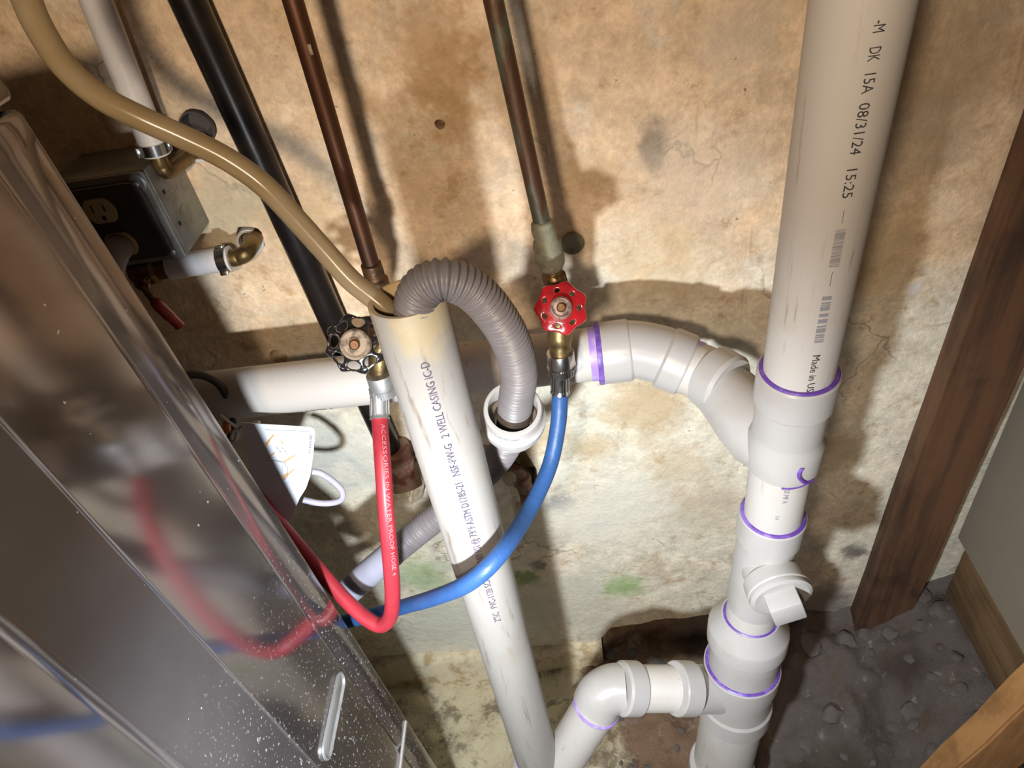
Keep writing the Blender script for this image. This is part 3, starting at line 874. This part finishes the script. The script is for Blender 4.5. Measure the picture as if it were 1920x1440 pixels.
text_cyl('V/SE MF A', q2, s1 - q2, R2, face_dir(q2), .30, .004, .007, M['ink_grey'], [o for o in dp.children if o.name.startswith('stack_pipe')][1], right, condensed=.9)
text_cyl('3 A', q2, s1 - q2, R2, face_dir(q2), .15, .052, .005, M['ink_grey'], [o for o in dp.children if o.name.startswith('stack_pipe')][1], right, condensed=.9)
# standpipe print reads upwards
st_txt = '2"SC   PVC-1120 SCH-40 PR 280 PSI @ 73°F ASTM D1785-21   NSF-PW-G   2 WELL CASING IC-D'
me = text_mesh(st_txt, .0098); wd = max(v.co.x for v in me.vertices); bpy.data.meshes.remove(me)
def bdist(py):
    lo, hi = -.1, 1.2
    for _ in range(40):
        mdl = (lo + hi) / 2; c = ROT.transposed() @ (B0 + bdn * mdl)
        if CY + FPX * c.y / c.z < py: lo = mdl
        else: hi = mdl
    return lo
sa, sb = bdist(1122), bdist(640)
text_cyl(st_txt, B0, -bdn, R2, face_dir(B0 + bdn * .22), .02, -sa, .0098, M['ink_purple'], stp, V((-1, 0, 0)), condensed=(sa - sb) / wd)
# run print is upside down
a_h = (P(598, 762, .592) - h0).dot(hd)
text_cyl('T  Silen-level  PVC-1120  DWV', h0, hd, R2, V((0, -.80, -.60)), 0.0, a_h - .012, .0080, M['ink'], run, V((0, 0, -1)), condensed=.8)

# loose hub adapter round the drain hose
ad_c = P(962, 783, .490)
ad_ax = (face_dir(ad_c).normalized() * .86 + V((.05, .12, .42))).normalized()
ad = lathe('hose_adapter', ad_c, ad_ax, [(-.028, .0180), (-.028, .0265), (-.012, .0272), (-.010, .0308), (-.004, .0314), (.003, .0314), (.006, .0286), (.009, .0276), (.024, .0272), (.0255, .0262), (.0255, .0232), (.024, .0226), (.002, .0222), (.000, .0190), (-.010, .0180)], M['fitting'], None, 52, closed=True)
tag(ad, 'loose white PVC hub adapter with the grey hose passing through its mouth', 'pipe fitting')
text_cyl('1-1/2 PVC DWV', ad_c + ad_ax * .016, V((1, 0, 0)), .025, face_dir(ad_c), 0, 0, .0001, M['ink'], ad, V((0, 0, 1)))
bpy.data.objects.remove(ad.children[0])
# curved print round the adapter barrel
me = text_mesh('1-1/2 NSF PVC DWV', .0052)
xs = [v.co.x for v in me.vertices]; wd = max(xs)
nn = V((-.35, -.2, -1)); nn = (nn - ad_ax * nn.dot(ad_ax)).normalized(); tt_ = ad_ax.cross(nn)
for v in me.vertices:
    th = (v.co.x - wd / 2) * .62 / .0276
    v.co = ad_c + ad_ax * (.0125 + v.co.y) + (nn * math.cos(th) + tt_ * math.sin(th)) * .0279
me.name = 'printed_text'; link('printed_text', me, M['ink_grey'], ad)

# ------------------------------------------------------------------ grey corrugated drain hose
pth = cat_rom([P(800, 700, .444), P(790, 640, .444), P(778, 585, .438), P(790, 543, .436), P(830, 524, .436), P(880, 540, .440), P(925, 585, .446), P(958, 640, .455), P(973, 700, .468), P(967, 752, .482), ad_c + V((.0, .004, -.004)),
               ad_c - ad_ax * .04 + V((-.006, 0, -.01)), P(925, 872, .540), P(870, 930, .530), P(800, 985, .520), P(735, 1038, .512), P(657, 1105, .500)], 14)
pth, L = resample(pth, .0007)
rad = []
for i in range(len(pth)):
    s_ = L * i / (len(pth) - 1)
    k_ = .0150 + .0013 * math.cos(2 * math.pi * s_ / .0044)
    if s_ > L - .085: k_ = .0160
    rad.append(k_)
hose = tube('drain_hose', pth, rad, M['grey_hose'], None, 26, angle=70)
tag(hose, 'grey corrugated washer drain hose looping out of the standpipe', 'hose')
pe = pth[-int(len(pth) * .085 / L):]
tube('hose_cuff', [pe[0], pe[len(pe) // 2], pe[-1]], [.0168, .0172, .0172], M['hose_cuff'], hose, 28)

# cloudy vinyl tube from upper left into the standpipe
vp = cat_rom([P(0, -130, .44), P(42, -20, .455), P(75, 55, .46), P(125, 128, .465), P(190, 183, .47), P(265, 222, .475), P(345, 258, .478), P(425, 298, .48), P(495, 348, .478), P(556, 412, .474), P(610, 472, .468), P(660, 527, .460), P(720, 576, .4515), P(752, 620, .4465), P(780, 690, .441)], 8)
vt = tube('vinyl_tube', vp, .0084, M['vinyl'], None, 20)
tag(vt, 'cloudy amber vinyl tube curving down from the top left into the standpipe', 'tube')

# ------------------------------------------------------------------ copper supplies, valves and fill hoses
def handwheel(parent, c, nrm, R, mat, hubmat, lobes=7, hole=.16, name='handwheel', spin=0.0, thick=.006, hubr=.38, hpos=.63):
    nrm = V(nrm).normalized(); ex = (V((1, 0, 0)) - nrm * nrm.x).normalized(); ey = nrm.cross(ex)
    out = []
    for k in range(lobes * 12):
        a = 2 * math.pi * k / (lobes * 12); r = R * (.945 + .06 * math.cos(lobes * (a - spin))); out.append((r * math.cos(a), r * math.sin(a)))
    holes = []
    for j in range(lobes):
        a0 = spin + 2 * math.pi * (j + .5) / lobes
        h = []
        for k in range(12):
            t = 2 * math.pi * k / 12
            rr = R * hpos + R * hole * math.cos(t); wd_ = (R * hole * 1.5) * math.sin(t) * (rr / (R * hpos))
            h.append((rr * math.cos(a0) - wd_ * math.sin(a0), rr * math.sin(a0) + wd_ * math.cos(a0)))
        holes.append(h)
    w_ = plate(name, out, holes, V(c) - nrm * thick / 2, ex, ey, thick, mat, parent, .0014)
    for v in w_.data.vertices:                                  # dished wheel
        d = v.co - V(c); h_ = d.dot(nrm); rad_ = (d - nrm * h_).length
        v.co += nrm * (-.004 * (rad_ / R) ** 2 + .003)
    # grip bumps on the rim
    bm = bmesh.new()
    for j in range(lobes):
        a = spin + 2 * math.pi * j / lobes
        p = V(c) + (ex * math.cos(a) + ey * math.sin(a)) * R * .91 - nrm * .0012
        g = bmesh.ops.create_uvsphere(bm, u_segments=10, v_segments=6, radius=R * .125)
        bmesh.ops.transform(bm, matrix=Matrix.Translation(p) @ Matrix((ex, ey, nrm)).transposed().to_4x4() @ Matrix.Diagonal((1, 1, .9, 1)), verts=g['verts'])
    from_bm('rim_grips', bm, mat, w_)
    lathe('hub', V(c) - nrm * .001, nrm, [(0, R * .34), (.006, R * hubr), (.010, R * (hubr - .03)), (.0115, R * (hubr - .09)), (.0100, R * (hubr - .16)), (.0100, 0)], hubmat, w_, 26)
    lathe('stem_screw', V(c) + nrm * .006, nrm, [(0, R * .17), (.0075, R * .17), (.0085, R * .13), (.0085, 0)], M['brass_dark'], w_, 20)
    return w_

def supply(label, bot, top, mat):
    """copper riser from above the frame down to its solder coupling"""
    t = thing('copper_pipe', label, 'pipe', None)
    tube('pipe', [top, bot], .0080, mat, t, 24)
    d = (bot - top).normalized()
    return t, d

c1b = P(697, 500, .575); c1t = P(549, 0, .585); c1t = c1t + (c1t - c1b).normalized() * .9
cp1, d1 = supply('brown copper pipe running down behind the standpipe to the black-handled valve', c1b, c1t, M['copper'])
lathe('coupling', c1b - d1 * .004, d1, [(0, .0082), (.001, .0098), (.016, .0100), (.018, .0120), (.034, .0122), (.036, .0100)], M['brass_dark'], cp1, 24)
box('paint_drip', P(582, 93, .575), (.003, .001, .008), M['dusty'], cp1, None, .0004)
c2b = P(1018, 425, .586); c2t = P(925, 0, .598); c2t = c2t + (c2t - c2b).normalized() * .9
cp2, d2 = supply('blotchy greenish copper pipe running down to the red-handled valve', c2b, c2t, M['copper_green'])
cpl = lathe('coupling', c2b - d2 * .006, d2, [(0, .0084), (.002, .0105), (.007, .0108), (.012, .0108), (.018, .0108), (.020, .0122), (.026, .0130), (.032, .0133), (.038, .0134), (.044, .0132), (.048, .0118), (.052, .0095)], M['solder'], cp2, 30, 70)
for v in cpl.data.vertices:
    v.co += V((noise.noise(v.co * 110), noise.noise(v.co * 110 + V((5, 5, 5))), noise.noise(v.co * 110 + V((9, 2, 5))))) * .0016

# valve on the right, red wheel
v2 = thing('boiler_drain_valve', 'brass hose valve with a chipped red lobed handwheel above the blue hose', 'valve')
vt0 = P(1036, 492, .583); vo = P(1050, 655, .545)
tube('valve_body', cat_rom([P(1032, 478, .584), P(1040, 520, .580), P(1048, 560, .572), P(1050, 600, .556), P(1050, 632, .549), P(1051, 662, .545)], 6), [.0090] * 6 + [.0105] * 8 + [.0125] * 7 + [.0120] * 5 + [.0108] * 5, M['brass'], v2, 26, angle=60)
lathe('hex_nut', P(1036, 508, .583), P(1046, 545, .578) - P(1036, 508, .583), [(0, .0098), (.003, .0122), (.013, .0122), (.016, .0100)], M['brass_dark'], v2, 6, 20)
hc2 = P(1052, 578, .518); st2 = P(1050, 590, .563); nr2 = (hc2 - st2).normalized()
nr2 = (nr2 * .6 + face_dir(hc2).normalized() * .6).normalized()
lathe('bonnet', st2, hc2 - st2, [(0, .0125), (.010, .0125), (.012, .0105), (.024, .0100), (.026, .006), ((hc2 - st2).length, .0045)], M['brass_dark'], v2, 22)
handwheel(v2, hc2, nr2, .0240, M['red_enamel'], M['rusty_hub'], 7, .075, spin=.35, hubr=.43, hpos=.66)
# valve behind the standpipe, black wheel
v1 = thing('boiler_drain_valve', 'brass hose valve with a black lobed handwheel beside the standpipe', 'valve')
tube('valve_body', cat_rom([P(708, 540, .573), P(715, 590, .568), P(714, 640, .555), P(712, 672, .545), P(712, 702, .540)], 6), [.0095] * 7 + [.0125] * 9 + [.0112] * 9, M['brass'], v1, 26, angle=60)
hc1 = P(668, 645, .520); st1 = P(708, 628, .562)
nr1 = ((hc1 - st1).normalized() * .35 + face_dir(hc1).normalized() * .8).normalized()
lathe('bonnet', st1, hc1 - st1, [(0, .0125), (.012, .0125), (.016, .0110), (.030, .0105), ((hc1 - st1).length, .006)], M['dusty'], v1, 22)
handwheel(v1, hc1, nr1, .0285, M['black_enamel'], M['dusty'], 8, .145, spin=.15, hubr=.52, hpos=.70)
lathe('stuffing_nut', hc1 - nr1 * .010, nr1, [(0, .010), (.006, .0125), (.012, .0115), (.0135, .006), (.0135, 0)], M['dusty'], v1, 22)

def knurl_nut(parent, p, d, r, mat):
    o = lathe('coupling_nut', p, d, [(0, r * .6), (0, r * .93), (.001, r * .96), (.015, r * .96), (.0155, r * 1.0), (.0235, r * 1.0), (.025, r * .92), (.025, r * .5)], mat, parent, 40)
    bm = bmesh.new(); d = V(d).normalized(); n_ = d.orthogonal().normalized(); b_ = d.cross(n_)
    for k in range(36):
        a = 2 * math.pi * k / 36; c = V(p) + d * .0195 + (n_ * math.cos(a) + b_ * math.sin(a)) * r
        g = bmesh.ops.create_cube(bm, size=1)
        rad_ = n_ * math.cos(a) + b_ * math.sin(a); tan_ = d.cross(rad_)
        bmesh.ops.transform(bm, matrix=Matrix.Translation(c) @ Matrix((rad_, tan_, d)).transposed().to_4x4() @ Matrix.Diagonal((.0016, r * .09, .0075, 1)), verts=g['verts'])
    from_bm('knurl', bm, mat, o, False)
    return o
def ferrule(parent, path, r, mat, length=.030):
    pts, L = resample(path, .001)
    pts = pts[:int(length / .001)]; n = len(pts); rad = []
    for i in range(n):
        u = i / (n - 1)
        rad.append(r * (1.0 + .10 * math.exp(-((u - .08) / .08) ** 2) - .03 * math.exp(-((u - .55) / .2) ** 2) + .10 * max(0, (u - .85) / .15)))
    o = tube('crimp_ferrule', pts, rad, mat, parent, 28)
    T, NN = frames(pts); bm = bmesh.new()
    for k in range(9):
        a = 2 * math.pi * (k + .3) / 9; i = int(n * .58)
        rd_ = NN[i] * math.cos(a) + T[i].cross(NN[i]) * math.sin(a)
        g = bmesh.ops.create_cube(bm, size=1)
        bmesh.ops.transform(bm, matrix=Matrix.Translation(pts[i] + rd_ * r * .985) @ Matrix((rd_, T[i].cross(rd_), T[i])).transposed().to_4x4() @ Matrix.Diagonal((.0013, r * .2, length * .6, 1)), verts=g['verts'])
    from_bm('crimp_ribs', bm, mat, o, False)
    return o

# blue hose
bh = thing('fill_hose', 'blue rubber fill hose hanging from the red-handled valve and crossing the standpipe', 'hose')
bpts = [P(1051, 690, .542), P(1050, 745, .536), P(1046, 800, .522), P(1030, 875, .497), P(993, 955, .452), P(938, 1038, .390), P(880, 1092, .3745), P(815, 1120, .395), P(765, 1135, .425), P(715, 1149, .445), P(645, 1166, .465), P(600, 1170, .485), P(540, 1165, .51), P(480, 1150, .53)]
bhose = tube('rubber_tube', cat_rom(bpts, 12), .0083, M['blue_rubber'], bh, 24)
ferrule(bh, cat_rom(bpts, 12), .0092, M['steel'])
knurl_nut(bh, P(1050, 660, .5445), V((0, -.10, -1)), .0142, M['steel'])
# red hose
rh = thing('fill_hose', 'red rubber fill hose hanging from the black-handled valve left of the standpipe', 'hose')
rpts = [P(711, 732, .530), P(712, 785, .512), P(717, 860, .478), P(724, 960, .446), P(732, 1050, .425), P(736, 1115, .415), P(732, 1155, .412), P(716, 1172, .412), P(692, 1163, .418), P(655, 1132, .435), P(612, 1085, .458), P(575, 1042, .478), P(535, 995, .50), P(480, 930, .53)]
rhose = tube('rubber_tube', cat_rom(rpts, 12), .0083, M['red_rubber'], rh, 24)
ferrule(rh, cat_rom(rpts, 12), .0092, M['steel_dull'])
knurl_nut(rh, P(711, 700, .5345), V((0, -.10, -1)), .0142, M['steel_dull'])
# white print on the red hose (on a straight stretch of it)
text_path('ACCESSORIES IN WATER PROOF HOSE 4', cat_rom(rpts, 12), .0083, (0, 0, 0), .036, .155, .0056, M['ink_white'], rhose, (1, 0, 0), .35)

# ------------------------------------------------------------------ old iron pipes
bp_ = thing('iron_pipe', 'thick black iron pipe slanting from the top left behind the level PVC pipe', 'pipe')
k0 = P(352, 0, .708); k1 = P(578, 500, .706); k2 = P(735, 850, .712)
tube('pipe', [k0 + (k0 - k1).normalized() * .8, k0, k1, k2], .0165, M['black_iron'], bp_, 30)
rt = thing('rusty_pipe_fitting', 'rusty iron tee with an open end low on the wall behind the red hose', 'pipe fitting')
lathe('tee_body', P(738, 838, .712), (P(756, 878, .715) - P(738, 838, .712)), [(0, .012), (0, .0200), (.004, .0225), (.012, .0225), (.015, .020), (.030, .020), (.033, .0215), (.040, .0200)], M['rust'], rt, 26)
lathe('open_end', P(750, 868, .712), V((.15, -.5, -.8)), [(0, .019), (.026, .020), (.028, .0225), (.040, .0222), (.041, .018), (.030, .014), (.028, 0)], M['rust'], rt, 26)
rp = thing('rusty_pipe', 'dark rusty pipe in the broken wall niche under the loose PVC adapter', 'pipe')
tube('pipe', cat_rom([P(775, 850, .757), P(850, 862, .757), P(930, 868, .748), P(965, 882, .734), P(985, 915, .728), P(993, 950, .735)], 8), .0125, M['rust'], rp, 22)
lathe('elbow_collar', P(975, 893, .730), P(985, 915, .728) - P(975, 893, .730), [(0, .013), (.001, .0155), (.011, .0155), (.012, .013)], M['rust'], rp, 22)
wp = lathe('wall_plug', P(1073, 455, .7345), V((.1, -1, .05)), [(0, .0135), (.003, .0140), (.005, .012), (.004, .009), (.004, 0)], M['solder'], None, 26)
tag(wp, 'grey-green round plug set in the wall right of the soldered coupling', 'wall plug')

# ------------------------------------------------------------------ upper-left electrical box and white tubes
bxY = .655
Bc = P(268, 330, bxY); Bd = P(332, 478, bxY)
eb = thing('outlet_box', 'square galvanised outlet box with ivory receptacle on the wall at left', 'outlet')
bw_, bhh = .104, .098
cx_ = Bc.x - bw_ / 2; cz_ = Bc.z - bhh / 2 + .004
box('box_body', (cx_, (bxY + YW) / 2 + .004, cz_), (bw_, YW - bxY - .008, bhh), M['galv'], eb, None, .003)
# raised cover with cut corners
hw, hh = bw_ / 2, bhh / 2
def rrect(w_, h_, r, n=5):
    o = []
    for (sx, sy, a0) in ((1, 1, 0), (-1, 1, 90), (-1, -1, 180), (1, -1, 270)):
        for k in range(n + 1):
            a = math.radians(a0 + 90 * k / n); o.append((sx * (w_ - r) + r * math.cos(a), sy * (h_ - r) + r * math.sin(a)))
    return o
cv = plate('cover_plate', rrect(hw, hh, .004), [], (cx_, bxY + .006, cz_), (1, 0, 0), (0, 0, 1), .004, M['galv'], eb, .0008)
plate('raised_center', rrect(hw - .007, hh - .007, .012), [], (cx_, bxY + .003, cz_), (1, 0, 0), (0, 0, 1), .007, M['cover'], eb, .0015)
lathe('corner_screw_ear', (cx_ + hw - .011, bxY + .003, cz_ + hh - .011), (0, -1, 0), [(0, .010), (.002, .010), (.003, .008), (.003, 0)], M['galv'], eb, 20)
for (dx_, dz_) in ((hw - .011, hh - .011), (hw - .010, -hh + .010), (-hw + .03, hh - .012)):
    lathe('screw', (cx_ + dx_, bxY - .0005, cz_ + dz_), (0, -1, 0), [(0, .0035), (.0015, .0035), (.0025, .0022), (.0025, 0)], M['steel_dull'], eb, 14)
def receptacle(c):
    R_ = .0165; o = []
    for k in range(32):
        a = 2 * math.pi * k / 32; o.append((R_ * math.cos(a), max(-.0132, min(.0132, R_ * math.sin(a)))))
    r_ = plate('receptacle', o, [], (c[0], c[1], c[2]), (1, 0, 0), (0, 0, 1), .004, M['ivory'], eb, .0008)
    box('slot', (c[0] - .0062, c[1] - .004, c[2] + .003), (.0013, .0015, .0075), M['slot'], r_)
    box('slot', (c[0] + .0062, c[1] - .004, c[2] + .003), (.0013, .0015, .0062), M['slot'], r_)
    lathe('ground_hole', (c[0] + .001, c[1] - .0032, c[2] - .0075), (0, -1, 0), [(0, .0024), (.0012, .0024), (.0012, 0)], M['slot'], r_, 12)
    return r_
rc1 = P(190, 393, bxY - .002); rc2 = P(222, 462, bxY - .002)
receptacle(rc1); receptacle((rc1.x + .002, rc1.y, rc1.z - .039))
# round knock-outs on the right side of the box
for dz_ in (.018, -.018):
    lathe('knockout', (cx_ + hw - .0002, (bxY + YW) / 2, cz_ + dz_), (1, 0, 0), [(0, .011), (.0008, .011), (.001, .0095), (.0006, .009), (.0006, 0)], M['galv'], eb, 24)
    box('side_hole', (cx_ + hw + .0005, (bxY + YW) / 2 - .02, cz_ + dz_), (.001, .003, .004), M['slot'], eb)
# plug in the lower receptacle
pl_c = V((rc1.x + .002, rc1.y - .005, rc1.z - .039))
pg = thing('power_plug', 'grey three-prong plug pushed into the lower receptacle of the outlet box', 'plug')
tube('plug_body', [pl_c, pl_c + V((0, -.012, 0)), pl_c + V((.002, -.030, -.006)), pl_c + V((.003, -.042, -.018))], [.0135, .0140, .0115, .0080], M['plug_grey'], pg, 22, angle=60)
tube('plug_cord', cat_rom([pl_c + V((.003, -.040, -.016)), pl_c + V((.004, -.055, -.040)), pl_c + V((.002, -.060, -.09)), pl_c + V((-.02, -.055, -.20)), pl_c + V((-.03, -.05, -.35))], 8), .0045, M['cord'], pg, 14)

def clamp(parent, p, d, r):
    o = lathe('band_clamp', V(p), d, [(0, r), (.0004, r + .0016), (.011, r + .0016), (.0114, r)], M['steel'], parent, 30)
    d = V(d).normalized(); nn_ = d.orthogonal().normalized(); f = face_dir(p); f = (f - d * f.dot(d)).normalized(); tt = d.cross(f)
    box('clamp_ear', V(p) + d * .0057 + (f * .5 + tt * .85).normalized() * (r + .003), (.006, .006, .009), M['steel'], o, Matrix((f, tt, d)).transposed(), .001)
    box('clamp_ear', V(p) + d * .0057 + (f * .5 - tt * .85).normalized() * (r + .002), (.004, .004, .009), M['steel'], o, Matrix((f, tt, d)).transposed(), .001)
    return o
# descending white tube
w0 = P(180, 0, .683); w1 = P(290, 277, .683); wd_ = (w1 - w0).normalized()
wt = thing('white_tube', 'white plastic tube coming down from the top left to a clamped brass elbow', 'tube')
tube('tube', [w0 - wd_ * .6, w0, w1 + wd_ * .006], .0138, M['white_hose'], wt, 30)
clamp(wt, P(284, 264, .683), wd_, .0140)
e_a = w1 + wd_ * .004
tube('brass_elbow', cat_rom([e_a, e_a + wd_ * .014, e_a + wd_ * .022 + V((.003, .010, -.001)), V((e_a.x + .012, YW + .04, (e_a + wd_ * .026).z))], 6), .0085, M['brass'], wt, 20)
sc_ = V((e_a.x + .016, YW, (e_a + wd_ * .020).z))
lathe('wall_sleeve', V((sc_.x, YW + .005, sc_.z)), V((.1, -1, .12)), [(0, .0115), (.012, .0115), (.012, .0145), (0, .0150)], M['sleeve_rim'], wt, 28, closed=True)
# level white tube below the box
u1 = P(427, 485, .695); u0 = P(318, 501, .690); ud = (u1 - u0).normalized()
wt2 = thing('white_tube', 'short level white tube under the outlet box ending at a clamped brass elbow', 'tube')
tube('tube', [u0, u1 + ud * .004], .0140, M['white_hose'], wt2, 30)
clamp(wt2, P(412, 487, .6945), ud, .0142)
tube('brass_elbow', cat_rom([u1, u1 + ud * .012, u1 + ud * .020 + V((.004, .008, .004)), V((P(470, 447, YW).x, YW + .05, P(470, 450, YW).z))], 6), .0095, M['brass'], wt2, 20)
wsp = P(470, 452, YW)
lathe('wall_sleeve', V((wsp.x, YW + .006, wsp.z)), V((.1, -1, .10)), [(0, .0125), (.012, .0125), (.012, .0155), (0, .0160)], M['sleeve_rim'], wt2, 28, closed=True)
# valve on its left end
bv = thing('ball_valve', 'dark ball valve with a red lever handle under the outlet box', 'valve')
v0 = u0 - ud * .045
lathe('valve_body', v0, ud, [(0, .010), (.002, .013), (.012, .013), (.016, .0165), (.028, .0165), (.032, .013), (.046, .0125), (.047, .010)], M['brass_dark'], bv, 8, 20)
lathe('stem', v0 + ud * .022, V((0, -1, -.1)), [(0, .006), (.022, .006), (.024, .009), (.028, .008), (.028, 0)], M['brass_dark'], bv, 8, 20)
la = v0 + ud * .022 + V((0, -.026, -.003)); lb = P(338, 612, .655)
lm = la.lerp(lb, .45) + V((.001, -.004, 0))
tube('lever', cat_rom([la, la.lerp(lb, .35) + V((0, -.003, 0)), lm], 5), .0042, M['brass_dark'], bv, 12)
tube('lever_grip', cat_rom([la.lerp(lb, .38) + V((0, -.003, 0)), lm, lb], 6), [.0062] * 4 + [.0068] * 6 + [.0060] * 3, M['red_enamel'], bv, 14)
# round duct end in the wall
dc = P(372, 238, YW)
dl = lathe('conduit_stub', V((dc.x, YW + .03, dc.z)), (0, -1, 0), [(0, 0), (0, .0182), (.036, .0182), (.036, .0166), (.012, .0162), (.012, 0)], M['sleeve'], None, 30)
tag(dl, 'grey round conduit stub sunk in the wall behind the vinyl tube', 'conduit')

# ------------------------------------------------------------------ cord, tag and straps behind the washer
cd = thing('electric_cord', 'black cord looping out behind the washing machine below the level PVC pipe', 'cord')
tube('cord', cat_rom([P(300, 735, .56), P(345, 706, .585), P(380, 704, .595), P(412, 722, .60), P(432, 760, .60), P(438, 800, .598), P(428, 840, .59), P(440, 890, .575), P(475, 925, .565), P(505, 960, .56), P(515, 1000, .555)], 8), .0046, M['cord'], cd, 14)
box('orange_connector', P(425, 800, .588), (.008, .008, .016), M['wire_orange'], cd, Matrix.Rotation(.3, 3, 'Y'), .0015)
box('orange_connector', P(517, 915, .56), (.008, .008, .016), M['wire_orange'], cd, Matrix.Rotation(.3, 3, 'Y'), .0015)
ct = thing('care_tag', 'white printed card with orange arrows hanging by the washing machine edge', 'tag')
tY = .548
fd = face_dir(P(540, 870, tY)).normalized()
tn = V((.10, -.93, .36)).normalized(); tx = (V((1, 0, 0)) - tn * tn.x).normalized(); tz = tn.cross(tx)
if tz.z < 0: tz = -tz
TO = P(540, 870, tY)
def on_tag(px, py):
    r = ROT @ V(((px - CX), (py - CY), FPX)); t = TO.dot(tn) / r.dot(tn); q = r * t - TO
    return (q.dot(tx), q.dot(tz))
tp = [on_tag(*p) for p in [(452, 792), (583, 800), (589, 803), (591, 809), (588, 850), (582, 892), (574, 915), (562, 934), (552, 958), (546, 976), (536, 972), (516, 958), (498, 936), (470, 885)]]
card = plate('card', tp, [], TO, tx, tz, -.0009 if tx.cross(tz).dot(tn) < 0 else .0009, M['card'], ct, 0, False)
lift = tn * .0018
def stroke(pts, wpx, mat, name='print_line'):
    p3 = []
    for p in pts:
        u, v = on_tag(*p); p3.append(TO + tx * u + tz * v + lift)
    vs, fs = [], []
    for i, p in enumerate(p3):
        t = (p3[min(i + 1, len(p3) - 1)] - p3[max(i - 1, 0)]).normalized(); s_ = tn.cross(t) * wpx * .00022
        vs += [p - s_, p + s_]
    for i in range(len(p3) - 1): fs.append((2 * i, 2 * i + 1, 2 * i + 3, 2 * i + 2))
    return mk(name, vs, fs, mat, card, False)
for pp_ in ([(498, 833), (515, 814)], [(500, 836), (508, 822)], [(502, 858), (516, 848)], [(532, 866), (554, 853)], [(528, 899), (554, 878)], [(530, 893), (540, 886)], [(527, 826), (533, 832)]):
    stroke(pp_, 3.0, M['orange_ink'], 'orange_arrow')
stroke([(500, 862), (520, 863), (533, 866), (540, 876), (540, 892), (532, 900)], 1.3, M['ink_grey'])
stroke([(530, 870), (530, 888)], .8, M['ink_grey'])
stroke([(498, 805), (580, 808), (586, 812), (581, 880)], .7, M['ink_grey'])
stroke([(542, 880), (542, 905), (528, 904)], .6, M['ink_grey'])
for k in range(12): stroke([(581 - k * .15, 815 + k * 2.9), (588 - k * .35 - 1.5, 815.5 + k * 2.9)], 1.1 + (k % 3) * .6, M['ink_grey'], 'barcode')
for k in range(5): stroke([(577 - k * .2, 864 + k * 5), (577.5 - k * .2, 867 + k * 5)], 1.2, M['ink_grey'], 'print_mark')
for k in range(4): stroke([(519 + k * 5, 838 + (k % 2) * 6), (523 + k * 5, 841 + (k % 2) * 6)], 1.2, M['ink_grey'], 'print_mark')
sl = tube('strap_loop', cat_rom([P(586, 884, .556), P(602, 888, .556), P(624, 902, .556), P(641, 920, .555), P(640, 936, .553), P(622, 943, .552), P(596, 943, .551), P(568, 937, .550)], 8), .0038, M['lilac'], ct, 14)
zt = thing('zip_tie', 'pale plastic zip tie knotted round the black cord beside the white card', 'zip tie')
tube('strap', cat_rom([P(412, 777, .585), P(428, 790, .585), P(445, 802, .585), P(453, 806, .585)], 6), .0018, M['tie'], zt, 8)
tube('tail', cat_rom([P(448, 804, .585), P(462, 797, .58), P(486, 792, .575)], 6), .0022, M['tie'], zt, 8)
tube('loop', cat_rom([P(450, 804, .585), P(440, 806, .587), P(434, 818, .585), P(436, 828, .582), P(443, 822, .581), P(446, 810, .583)], 6), .0018, M['tie'], zt, 8)
